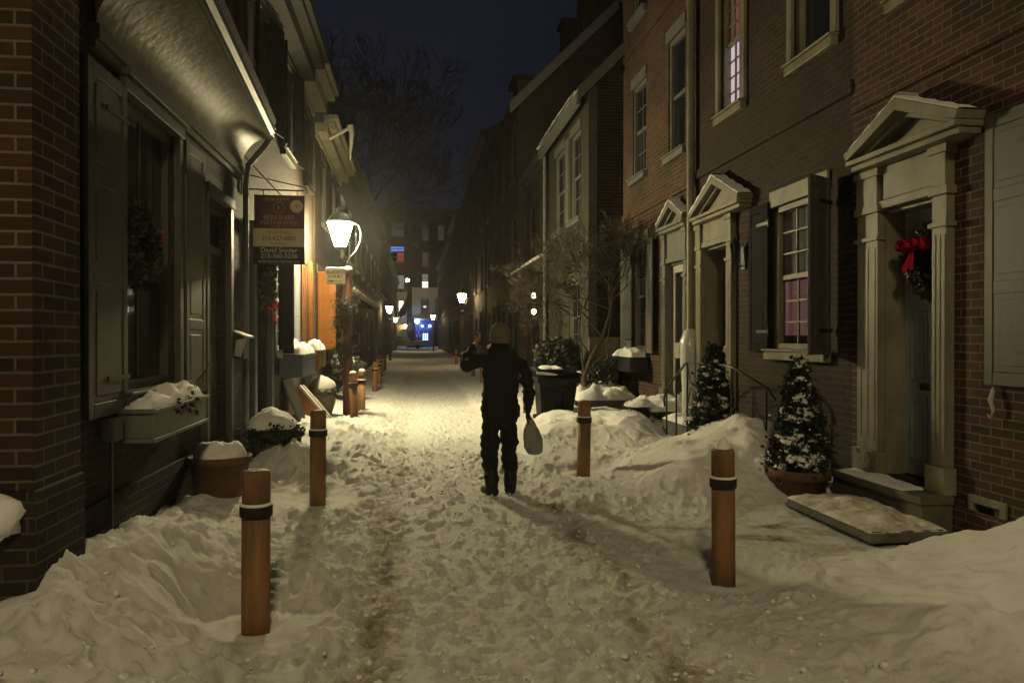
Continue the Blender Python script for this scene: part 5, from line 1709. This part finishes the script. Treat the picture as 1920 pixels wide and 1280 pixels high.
for (p, d, L, r, dp_) in [((3.55, 14.1, 2.5), (0, -.1, 1), .55, .03, 5), ((3.5, 14.2, 2.1), (.25, -.2, .8), .55, .026, 5), ((3.38, 14.3, 1.65), (-.7, -.1, .9), .65, .025, 5), ((2.95, 14.3, 2.2), (-.5, -.1, .7), .6, .02, 5),
                          ((3.3, 14.2, 2.0), (-.9, -.3, .5), .6, .02, 5), ((3.55, 14.1, 2.4), (.5, -.5, .4), .5, .02, 5), ((3.0, 14.3, 2.2), (.2, -.4, .7), .5, .016, 5), ((3.5, 14.2, 2.2), (-.5, .2, .3), .6, .018, 5), ((3.6, 14.4, 2.2), (.1, .1, 1), .6, .024, 5), ((2.95, 14.3, 2.0), (-.9, -.3, .35), .7, .016, 4), ((3.5, 14.2, 2.3), (-.3, -.3, .8), .65, .022, 5), ((3.15, 14.3, 1.3), (-.5, 0, .8), .5, .014, 4), ((3.55, 14.1, 2.6), (-.6, -.2, .5), .7, .02, 5)]:
    grow(tr, p, d, L, r, dp_ + 1, rn, .66, 3, .06, .0046, .78, tw)
tr.v = [(x + .30, y, z) for x, y, z in tr.v]; tw.v = [(x + .30, y, z) for x, y, z in tw.v]
tr.build('trunk', M['bark'], gt, recalc=False)
tw.build('crown', M['twig'], gt, recalc=False)

bt_ = thing('bare_tree', 'tall bare tree rising behind the roofs at the end of the left row', 'tree', (-6.0, 58, 0))
tr, tw = MB(), MB()
rn = random.Random(31)
tr.tube([(-6.0, 58, -.1), (-5.9, 58, 5), (-5.8, 58, 9.0)], [.45, .36, .28], 10)
for (d, L, r) in [((.05, 0, 1), 5.0, .20), ((-.45, .1, .9), 4.6, .16), ((.55, .1, .85), 4.8, .17), ((.1, .5, .9), 4.6, .15), ((.95, -.1, .55), 4.2, .13), ((-.8, -.2, .7), 4.0, .13), ((.2, -.5, .9), 4.5, .15), ((.9, .3, .8), 4.4, .13)]:
    grow(tr, (-5.8, 58, 8.6), d, L, r, 7, rn, .60, 3, .10, .020, .76, tw)
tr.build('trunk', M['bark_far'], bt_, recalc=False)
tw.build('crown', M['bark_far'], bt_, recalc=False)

# ------------------------------------------------------------------ wheeled bin
bn = thing('wheeled_bin', 'black wheeled rubbish bin with a raised snowy lid on the right pavement', 'bin', (2.48, 13.1, .02))
mb = MB()
bx, by, bz = 2.48, 13.1, .05
def ring(hx, hy, z, sh=0): return [(bx - hx + sh, by - hy, bz + z), (bx + hx + sh, by - hy, bz + z), (bx + hx + sh, by + hy, bz + z), (bx - hx + sh, by + hy, bz + z)]
R_ = ring(.25, .26, .0) + ring(.345, .34, .88, .03)
mb.add(R_, [(3, 2, 1, 0), (0, 1, 5, 4), (1, 2, 6, 5), (2, 3, 7, 6), (3, 0, 4, 7)])
R_ = ring(.375, .37, .80, .03) + ring(.385, .38, .90, .03)
mb.add(R_, [(3, 2, 1, 0), (0, 1, 5, 4), (1, 2, 6, 5), (2, 3, 7, 6), (3, 0, 4, 7), (4, 5, 6, 7)])
mb.box(bx - .2, bx - .02, by - .335, by - .30, bz + .1, bz + .72); mb.box(bx + .1, bx + .24, by - .338, by - .30, bz + .12, bz + .74)
mb.build('body', M['bin'], bn, bevel=.02)
mb = MB()
mb.add([(bx - .39, by - .42, bz + .985), (bx + .44, by - .38, bz + .905), (bx + .46, by + .40, bz + .93), (bx - .37, by + .40, bz + 1.02),
        (bx - .36, by - .36, bz + 1.05), (bx + .42, by - .34, bz + .97), (bx + .44, by + .38, bz + .99), (bx - .34, by + .38, bz + 1.08)],
       [(3, 2, 1, 0), (0, 1, 5, 4), (1, 2, 6, 5), (2, 3, 7, 6), (3, 0, 4, 7), (4, 5, 6, 7)])
mb.build('lid', M['bin'], bn, bevel=.015)
mb = MB(); snow_cap(mb, bx - .28, bx + .12, by - .3, by + .25, bz + 1.05, .05, 5, 0); mb.tube([(bx - .385, by - .43, bz + .99), (bx - .15, by - .43, bz + .965), (bx - .02, by - .425, bz + .955)], [.022, .024, .012], 8); mb.build('snow', M['snow'], bn)
for s_ in (-1, 1):
    mb = MB(); mb.tube([(bx + s_ * .25, by + .28, bz + .1), (bx + s_ * .32, by + .28, bz + .1)], .11, 16); mb.build('wheel', M['tyre'], bn)
mb = MB(); mb.tube([(bx - .25, by + .40, bz + .88), (bx + .28, by + .40, bz + .88)], .018, 8); mb.build('handle', M['bin'], bn)

fp_ = thing('flower_pot', 'small dark flower pot with snow by the garden tree trunks', 'pot', (3.2, 14.6, .3))
mb = MB(); mb.lathe([(.001, 0), (.09, 0), (.13, .22), (.12, .23), (.001, .2)], (3.28, 14.65, .68), 16); mb.build('pot', M['blue_grey'], fp_)
mb = MB(); snow_dome(mb, (3.28, 14.65, .88), .11, .11, .09, 3, 16, 6); mb.build('snow', M['snow'], fp_)
pc = thing('planter_crate', 'low dark timber planting bed edge behind the right bollards', 'planting bed', (3.0, 13.6, 0))
mb = MB(); mb.box(2.95, 4.2, 13.45, 13.50, -.1, .48); mb.box(2.95, 3.0, 13.5, 14.7, -.1, .48); mb.build('edge', M['dark_wood'], pc, bevel=.01)
mb = MB(); snow_cap(mb, 3.0, 4.25, 13.5, 14.9, .42, .28, 5, 0, 18); mb.build('snow', M['snow'], pc)

tg = thing('dry_grass_clump', 'dry grass clump drooping under snow beside the stone stoop', 'grass clump', (3.65, 11.3, .3))
mb = MB()
for k in range(150):
    a = rs_.uniform(0, 6.28); L = rs_.uniform(.15, .38)
    mb.tube([(3.55, 11.6, .40), (3.55 + L * .5 * math.cos(a), 11.6 + L * .5 * math.sin(a), .58 + rs_.uniform(0, .1)), (3.55 + L * math.cos(a), 11.6 + L * math.sin(a), .38 + rs_.uniform(-.1, .1))], .003, 3, caps=False)
mb.build('blades', M['twig'], tg, recalc=False)
mb = MB(); snow_dome(mb, (3.6, 11.6, .55), .26, .3, .12, 3); mb.build('snow', M['snow'], tg)

# lit porch lights on the small brick house
for zz, lab in ((2.83, 'upper of two small glowing lights above each other in the garden tree twigs'), (2.38, 'lower of two small glowing lights above each other over the round shrub')):
    p_ = thing('porch_light', lab, 'porch light', (3.45, 21.0, zz), 'small glowing porch lights')
    mb = MB(); mb.blob((3.40, 21.0, zz), .07, .07, .085, 1, .05, 10, 7); mb.build('lamp_glass', M['lamp_glass_small'], p_)
    mb = MB(); mb.lathe([(.10, 0), (.03, .07), (.001, .09)], (3.40, 21.0, zz + .085), 10); mb.tube([(3.62, 21, zz + .12), (3.45, 21, zz + .17), (3.40, 21, zz + .16)], .012, 6); mb.build('bracket', M['iron'], p_)


# ------------------------------------------------------------------ the person
def skin_mesh(name, nodes, edges, m, parent, root_id, sub=2, fold=0.0, fscale=9.0, seed=0):
    ids = list(nodes)
    me = bpy.data.meshes.new(name)
    me.from_pydata([nodes[i][0] for i in ids], [(ids.index(a), ids.index(b)) for a, b in edges], [])
    o = bpy.data.objects.new(name, me)
    COL.objects.link(o)
    sk = o.modifiers.new('skin', 'SKIN')
    sk.use_smooth_shade = True
    sk.branch_smoothing = .6
    for k, i in enumerate(ids):
        r = nodes[i][1]
        sv = me.skin_vertices[0].data[k]
        sv.radius = r if isinstance(r, tuple) else (r, r)
        sv.use_root = (i == root_id)
    ss = o.modifiers.new('sub', 'SUBSURF')
    ss.levels = ss.render_levels = sub
    dg = bpy.context.evaluated_depsgraph_get()
    me2 = bpy.data.meshes.new_from_object(o.evaluated_get(dg))
    bpy.data.objects.remove(o)
    me2.name = name
    if fold:
        co = np.empty(len(me2.vertices) * 3); me2.vertices.foreach_get('co', co); co = co.reshape(-1, 3)
        no = np.array([v.normal[:] for v in me2.vertices])
        q = fbm(co[:, 0] * fscale + co[:, 1] * 5, co[:, 2] * fscale * 1.3, 100 + seed, 3)
        q2 = fbm(co[:, 1] * fscale, co[:, 2] * fscale * 2.0 + co[:, 0] * 4, 120 + seed, 2)
        co = co + no * ((q + .6 * q2) * fold)[:, None]
        me2.vertices.foreach_set('co', co.ravel())
    me2.materials.clear(); me2.materials.append(m)
    for p in me2.polygons: p.use_smooth = True
    ob = bpy.data.objects.new(name, me2)
    COL.objects.link(ob)
    ob.parent = parent
    return ob


PX, PY = .90, 7.75
pe = thing('person', 'person from behind in dark jacket, trousers and beige knit hat, left arm raised', 'person', (PX, PY, .0))
B = {}
B['pel'] = ((0, 0, .92), (.13, .09)); B['wai'] = ((0, .0, 1.08), (.12, .08)); B['che'] = ((0, .01, 1.28), (.12, .075)); B['nb'] = ((0, .02, 1.45), (.055, .05)); B['nk'] = ((.005, .02, 1.54), .055)
B['hd'] = ((.005, .035, 1.63), (.075, .088)); B['ht'] = ((.005, .03, 1.72), (.07, .08))
B['ls'] = ((-.175, 0, 1.405), .042); B['le'] = ((-.385, .05, 1.345), .045); B['lw'] = ((-.255, .175, 1.56), .028); B['lh'] = ((-.235, .19, 1.60), (.02, .018))
B['rs'] = ((.185, 0, 1.395), .042); B['re'] = ((.285, -.01, 1.14), .045); B['rw'] = ((.30, .05, .90), .027); B['rh'] = ((.299, .06, .86), (.018, .02))
B['lhip'] = ((-.09, 0, .86), .095); B['lk'] = ((-.095, .01, .49), .06); B['la'] = ((-.094, -.02, .22), .03); B['lt'] = ((-.095, -.015, .15), .022)
B['rhip'] = ((.09, 0, .86), .095); B['rk'] = ((.095, .05, .49), .06); B['ra'] = ((.113, .056, .22), .03); B['rt'] = ((.114, .056, .15), .022)
E = [('pel', 'wai'), ('wai', 'che'), ('che', 'nb'), ('nb', 'nk'), ('nk', 'hd'), ('hd', 'ht'), ('che', 'ls'), ('ls', 'le'), ('le', 'lw'), ('lw', 'lh'), ('che', 'rs'), ('rs', 're'), ('re', 'rw'), ('rw', 'rh'),
     ('pel', 'lhip'), ('lhip', 'lk'), ('lk', 'la'), ('la', 'lt'), ('pel', 'rhip'), ('rhip', 'rk'), ('rk', 'ra'), ('ra', 'rt')]
body = skin_mesh('body', B, E, M['skin'], pe, 'pel')
hd = MB()
hx, hy, hz = .005, .035, 1.635
hd.blob((hx, hy + .125, hz - .015), .012, .02, .022, 1, .05, 8, 6)
for s_ in (-1, 1): hd.blob((hx + s_ * .088, hy + .01, hz - .01), .012, .026, .034, 2, .05, 8, 6)
off = wpos(pe)
hd.T = None
o = hd.build('ear', M['skin'], pe, world=False)


def fingers(prefix, root_p, dirv, side, curl, m, nm):
    """palm with four unequal fingers and a thumb, one skinned surface"""
    d = Vector(dirv).normalized(); sd = Vector(side).normalized(); nn = d.cross(sd).normalized()
    N = {'w': (tuple(Vector(root_p) - d * .03), .026), 'p': (tuple(Vector(root_p) + d * .045), (.038, .022))}
    EE = [('w', 'p')]
    for k, (off_, L) in enumerate(((-.030, .068), (-.010, .078), (.011, .073), (.030, .058))):
        b = Vector(root_p) + d * .085 + sd * off_
        a1 = b + (d * math.cos(curl * .6) + nn * math.sin(curl * .6)) * L * .5
        a2 = a1 + (d * math.cos(curl * 1.7) + nn * math.sin(curl * 1.7)) * L * .5
        N[f'a{k}'] = (tuple(b), .0105); N[f'b{k}'] = (tuple(a1), .0095); N[f'c{k}'] = (tuple(a2), .0075)
        EE += [('p', f'a{k}'), (f'a{k}', f'b{k}'), (f'b{k}', f'c{k}')]
    t1 = Vector(root_p) + d * .035 - sd * .042 + nn * .012
    t2 = t1 + (d * .7 - sd * .55 + nn * .4).normalized() * .045
    N['t1'] = (tuple(t1), .013); N['t2'] = (tuple(t2), .010)
    EE += [('p', 't1'), ('t1', 't2')]
    return skin_mesh(nm, N, EE, m, pe, 'p', 2)


fingers('l', (-.245, .185, 1.585), (.55, .15, .80), (0.2, 1, -.1), 1.0, M['skin'], 'hand')
fingers('r', (.30, .06, .86), (-.03, .10, -1), (.1, 1, .1), .55, M['glove'], 'glove')

J = {'hem': ((.0, 0, .70), (.20, .15)), 'hip': ((0, 0, .86), (.222, .165)), 'wai': ((0, 0, 1.06), (.232, .17)), 'che': ((0, -.005, 1.27), (.25, .18)), 'yok': ((0, -.005, 1.42), (.215, .155)), 'col': ((0, -.01, 1.52), (.125, .11)), 'hood': ((0, -.04, 1.57), (.115, .10)),
     'ls': ((-.19, -.005, 1.41), .105), 'lm': ((-.29, .02, 1.385), .083), 'le': ((-.39, .05, 1.345), .072), 'lf': ((-.335, .11, 1.455), .066), 'lw': ((-.26, .17, 1.55), .05),
     'rs': ((.205, -.005, 1.395), .108), 'rm': ((.262, -.005, 1.27), .083), 're': ((.300, -.01, 1.12), .074), 'rf': ((.31, .02, 1.0), .064), 'rw': ((.305, .05, .885), .052)}
JE = [('hem', 'hip'), ('hip', 'wai'), ('wai', 'che'), ('che', 'yok'), ('yok', 'col'), ('col', 'hood'), ('che', 'ls'), ('ls', 'lm'), ('lm', 'le'), ('le', 'lf'), ('lf', 'lw'), ('che', 'rs'), ('rs', 'rm'), ('rm', 're'), ('re', 'rf'), ('rf', 'rw')]
skin_mesh('jacket', J, JE, M['jacket'], pe, 'che', 3, .035, 11, 1)
Tn = {'top': ((0, 0, 1.12), (.15, .12)), 'pel': ((0, 0, .95), (.19, .14)), 'cr': ((0, 0, .80), (.20, .15)), 'lh': ((-.095, 0, .72), (.118, .12)), 'lm': ((-.105, .015, .58), (.104, .108)), 'lk': ((-.11, .02, .46), (.093, .095)), 'lc': ((-.105, -.005, .30), (.083, .088)), 'la': ((-.098, -.025, .20), (.073, .078)), 'lb': ((-.095, -.03, .14), (.076, .082)),
      'rh': ((.092, .005, .72), (.116, .12)), 'rm': ((.098, .03, .58), (.10, .106)), 'rk': ((.10, .05, .46), (.09, .094)), 'rc': ((.108, .05, .30), (.08, .086)), 'ra': ((.115, .055, .20), (.07, .076)), 'rb': ((.116, .055, .14), (.072, .079))}
TE = [('top', 'pel'), ('pel', 'cr'), ('cr', 'lh'), ('lh', 'lm'), ('lm', 'lk'), ('lk', 'lc'), ('lc', 'la'), ('la', 'lb'), ('cr', 'rh'), ('rh', 'rm'), ('rm', 'rk'), ('rk', 'rc'), ('rc', 'ra'), ('ra', 'rb')]
skin_mesh('trousers', Tn, TE, M['jeans'], pe, 'cr', 3, .030, 13, 2)
for ax, ay, tx, ty in ((-.094, -.025, -.155, .13), (.114, .058, .148, .225)):
    mb = MB()
    mb.tube([(ax, ay, .30), (ax, ay, .22), (ax, ay - .005, .14), (ax, ay, .08)], [.062, .068, .070, .066], 14)
    n = 7
    dx, dy = tx - ax, ty - ay
    L_ = math.hypot(dx, dy)
    ux, uy = dx / L_, dy / L_
    pts_, rad_ = [], []
    for q, r_ in ((-.085, .030), (-.07, .050), (-.02, .062), (.06, .060), (.12, .056), (.165, .047), (.195, .026)):
        pts_.append((ax + ux * q, ay + uy * q, .052 - .006 * (q > .1)))
        rad_.append(r_)
    mb.tube(pts_, rad_, 14)
    mb.build('boot', M['boot'], pe, world=False)
mb = MB(); mb.lathe([(.106, -.09), (.112, -.085), (.117, -.050), (.113, -.044), (.117, -.015), (.114, .025), (.103, .065), (.082, .099), (.050, .122), (.022, .131), (.001, .133)], (.005, .03, 1.675), 32, 1.0, 1.12)
o = mb.build('knit_hat', M['knit'], pe, world=False)
mb = MB(); mb.blob((.005, .01, 1.59), .085, .085, .06, 4, .1); mb.build('hair', M['hair'], pe, world=False)

bag = thing('carrier_bag', 'pale thin carrier bag hanging from the gloved right hand of the person', 'bag', (PX + .33, PY + .06, .4))
bx, by = PX + .325, PY + .06
rb_ = random.Random(8)
rows_ = [(.80, .020, .014), (.75, .040, .026), (.67, .070, .040), (.57, .090, .050), (.49, .092, .052), (.44, .076, .044), (.412, .048, .030), (.405, .020, .014)]
mb = MB(); n = 26; vs, fs = [], []
for j, (z, hx_, hy_) in enumerate(rows_):
    for k in range(n):
        t = 2 * PI * k / n
        w_ = 1 + .16 * math.sin(5 * t + j * .7) + .10 * math.sin(9 * t - j * 1.3)
        c_, s2 = math.cos(t), math.sin(t)
        vs.append((bx + .045 * (.8 - z) / .4 + hx_ * w_ * (abs(c_) ** .6) * (1 if c_ > 0 else -1), by + hy_ * w_ * (abs(s2) ** .6) * (1 if s2 > 0 else -1), z))
for j in range(len(rows_) - 1):
    for k in range(n):
        fs.append((j * n + k, j * n + (k + 1) % n, (j + 1) * n + (k + 1) % n, (j + 1) * n + k))
fs.append(tuple((len(rows_) - 1) * n + k for k in range(n)))
mb.add(vs, fs, True)
mb.build('bag_body', mat('bag_plastic', (.25, .25, .23), .4, .15, 9, .3, 25), bag)
mb = MB()
for q in (-.012, .012): mb.tube([(bx + q, by, .79), (bx - .015 + q * .5, by, .85), (bx - .02 + q * .3, by + .02, .83)], .006, 6)
mb.build('handle', mat('bag_handle', (.36, .36, .33), .5), bag)

# ------------------------------------------------------------------ end of the street
YB = 116.0
pb = thing('pale_apartment_block', 'pale apartment block with a dormer closing the street, blue and red lit window', 'building', (-5, YB, 0))
mb = MB(); mb.box(-11, -.21, YB, YB + 10, -.1, 21.0); mb.build('wall', M['brick_soot'], pb)
mb = MB(); mb.box(-4.6, -.9, YB - .25, YB - .01, 0, 8.6); mb.build('stone_front', M['facade_pale'], pb)
mb = MB(); mb.box(-3.9, -1.2, YB - .2, YB + 3, 19.5, 23.2); mb.box(-4.1, -1.0, YB - .4, YB + 3.2, 23.2, 23.5); mb.build('dormer', M['dark_trim'], pb)
tb_ = thing('brick_shop_block', 'brick block with a white shop cornice and blue lit shopfront closing the street', 'building', (4, YB, 0))
mb = MB(); mb.box(-.2, 13, YB + .3, YB + 10, -.1, 21.5); mb.build('wall', M['brick_soot'], tb_)
mb = MB(); mb.box(-.2, 8.5, YB + .05, YB + .29, 4.6, 9.3); mb.build('stone_front', M['facade_pale'], tb_)
mb = MB(); mb.box(.1, 4.2, YB - .5, YB + .04, 4.25, 4.55); mb.build('shop_cornice', M['white'], tb_)


def far_window(parent, x0, x1, z0, z1, y, pane, fm=None):
    mb = MB()
    mb.box(x0 - .12, x0, z0 and y - .06, y + .02, z0 - .12, z1 + .12); mb.box(x1, x1 + .12, y - .06, y + .02, z0 - .12, z1 + .12)
    mb.box(x0, x1, y - .06, y + .02, z1, z1 + .12); mb.box(x0, x1, y - .06, y + .02, z0 - .12, z0); mb.box(x0, x1, y - .05, y + .02, (z0 + z1) / 2 - .05, (z0 + z1) / 2 + .05)
    o = mb.build('window', fm or M['grey_trim'], parent)
    g = MB(); g.box(x0, x1, y - .03, y - .02, z0, z1); g.build('pane', pane, o)
    return o


pxX = lambda px: (lambda t: t[0] / t[1] * YB)(ray(px))
pyZ = lambda py: EYE + (632 - py) / 1400 * YB
for (a, b, c, d, m_) in ((748, 756.5, 595, 565, 'win_warm'), (735, 744, 595, 565, 'win_dim'), (746.5, 757, 542, 518, 'win_dim'), (733, 743, 542, 518, 'win_faint'), (746.5, 757, 492, 476, 'win_red'), (733, 757.5, 473, 465, 'win_blue'), (736, 757, 445, 420, 'win_faint'), (733, 744, 492, 476, 'glass')):
    front = pyZ(c) < 8.5
    far_window(pb, pxX(a), pxX(b), pyZ(c), pyZ(d), YB - (.27 if front else .02), M[m_])
for (a, b, c, d, m_) in ((790, 802, 588, 562, 'win_faint'), (817, 826, 588, 562, 'win_faint'), (792, 802.5, 541, 528, 'win_warm'), (792, 802.5, 527, 515, 'win_dim'), (821, 824.5, 541, 520, 'win_dim'), (793, 803, 451, 425, 'win_faint'), (822, 832, 451, 425, 'win_faint'), (845, 855, 451, 425, 'glass'), (793, 803, 500, 475, 'win_faint'), (822, 832, 500, 475, 'glass')):
    front = 4.6 < pyZ(c) < 9.0
    far_window(tb_, pxX(a), pxX(b), pyZ(c), pyZ(d), YB + (.03 if front else .28), M[m_])
M['lit_ceiling'] = emis('lit_ceiling', (.9, .85, 1), 1.2)
mb = MB(); mb.box(pxX(794), pxX(799), YB - .03, YB - .005, pyZ(577), pyZ(574)); mb.build('ceiling_light', M['lit_ceiling'], tb_)
mb = MB(); mb.box(pxX(778), pxX(812), YB - .25, YB - .01, -.1, pyZ(598)); mb.build('shopfront', M['shop_blue'], tb_)
for (a, b, c, d, m_, nm) in ((792, 803, 638, 624.5, 'win_cyan', 'shop_door'), (792, 804, 621, 614, 'win_blue', 'shop_window'), (780, 789, 632, 614, 'win_blue', 'shop_window')):
    mb = MB()
    k = 3
    for i in range(k):
        xa, xb = pxX(a) + (pxX(b) - pxX(a)) * i / k + .04, pxX(a) + (pxX(b) - pxX(a)) * (i + 1) / k - .04
        for j in range(k):
            za, zb = pyZ(c) + (pyZ(d) - pyZ(c)) * j / k + .03, pyZ(c) + (pyZ(d) - pyZ(c)) * (j + 1) / k - .03
            if m_ == 'win_blue' and (i + j) % 2: continue
            mb.box(xa, xb, YB - .28, YB - .255, za, zb)
    mb.build(nm, M[m_], tb_)
M['blue_lamp'] = emis('blue_lamp', (.25, .5, 1.0), 70)
mb = MB(); mb.blob((pxX(782), YB - .7, pyZ(603)), .32, .25, .3, 1, .05); mb.build('shop_lamp', M['blue_lamp'], tb_)
for px in (791.5, 806):
    mb = MB(); mb.blob((pxX(px), YB - .6, pyZ(611.5)), .14, .14, .14, 1, .05, 8, 6); mb.build('shop_lamp', M['blue_lamp'], tb_)
mb = MB(); mb.box(pxX(753), pxX(771), YB - 1.0, YB - .26, pyZ(609), pyZ(606)); mb.box(pxX(754), pxX(770), YB - .95, YB - .27, pyZ(619.5), pyZ(617)); mb.build('entrance_canopy', M['white'], pb)
M['entry_lamp'] = emis('entry_lamp', (1, .72, .36), 30)
mb = MB(); mb.blob((pxX(760), YB - .8, pyZ(611)), .28, .25, .22, 1, .05); mb.build('entrance_lamp', M['entry_lamp'], pb)

tl = thing('tall_street_light', 'tall thin street light with a white globe before the end buildings', 'street light', (-.85, 110, 0))
mb = MB(); mb.tube([(-.85, 110, 0), (-.85, 110, 9.7)], [.12, .06], 8); mb.build('pole', M['iron'], tl)
mb = MB(); mb.blob((-.85, 110, 9.95), .26, .26, .22, 1, .02); mb.build('lamp_glass', M['lamp_glass_far'], tl)
fl = thing('furled_flag', 'dark furled flag slanting from a pole at the far end', 'flag', (-1.2, 108, 5))
mb = MB(); mb.tube([(-.75, 108, 8.4), (-1.0, 108, 7.2), (-2.1, 108, 4.4)], [.04, .04, .03], 6); mb.build('pole', M['white'], fl)
mb = MB(); mb.tube([(-.85, 108, 7.2), (-1.15, 108.1, 6.2), (-1.5, 108, 5.2), (-1.9, 107.9, 4.6)], [.1, .35, .55, .3], 10); mb.build('cloth', M['dark_wood'], fl)

# dark pickup parked across the end
pk = thing('pickup_truck', 'dark pickup truck parked across the far end of the alley', 'truck', (-.9, 106, 0))
mb = MB(lambda a, b, c: (a, c, b))
mb.prism([(-3.6, .45), (1.5, .45), (1.5, 1.05), (-.4, 1.08), (-.75, 1.75), (-2.3, 1.78), (-2.8, 1.15), (-3.6, 1.0)], 105.1, 106.9); mb.build('body', M['car_paint'], pk, bevel=.06)
mb = MB(lambda a, b, c: (a, c, b)); mb.prism([(-.85, 1.15), (-1.0, 1.62), (-2.2, 1.65), (-2.55, 1.17)], 105.08, 105.099); mb.build('window', M['car_glass'], pk)
for x in (-2.7, .6):
    for y in (105.15, 106.8):
        mb = MB(); mb.tube([(x, y - .1, .35), (x, y + .1, .35)], .36, 16); w_ = mb.build('wheel', M['tyre'], pk)
mb = MB(); snow_cap(mb, -2.2, -.9, 105.3, 106.7, 1.78, .08, 3); snow_cap(mb, -.3, 1.45, 105.2, 106.8, 1.06, .05, 4); mb.build('snow', M['snow'], pk)

# ------------------------------------------------------------------ thin snowy night air that glows round the lamps
mh = bpy.data.materials.new('haze')
mh.use_nodes = True
hn = mh.node_tree.nodes
hn.clear()
h_out, h_vol = hn.new('ShaderNodeOutputMaterial'), hn.new('ShaderNodeVolumePrincipled')
h_vol.inputs['Density'].default_value = .0008
h_vol.inputs['Anisotropy'].default_value = .74
h_vol.inputs['Color'].default_value = (.9, .9, .9, 1)
mh.node_tree.links.new(h_vol.outputs[0], h_out.inputs['Volume'])
mb = MB()
mb.box(-30, 40, -20, 160, -1.1, 34)
tag(mb.build('haze', mh), kind='stuff')
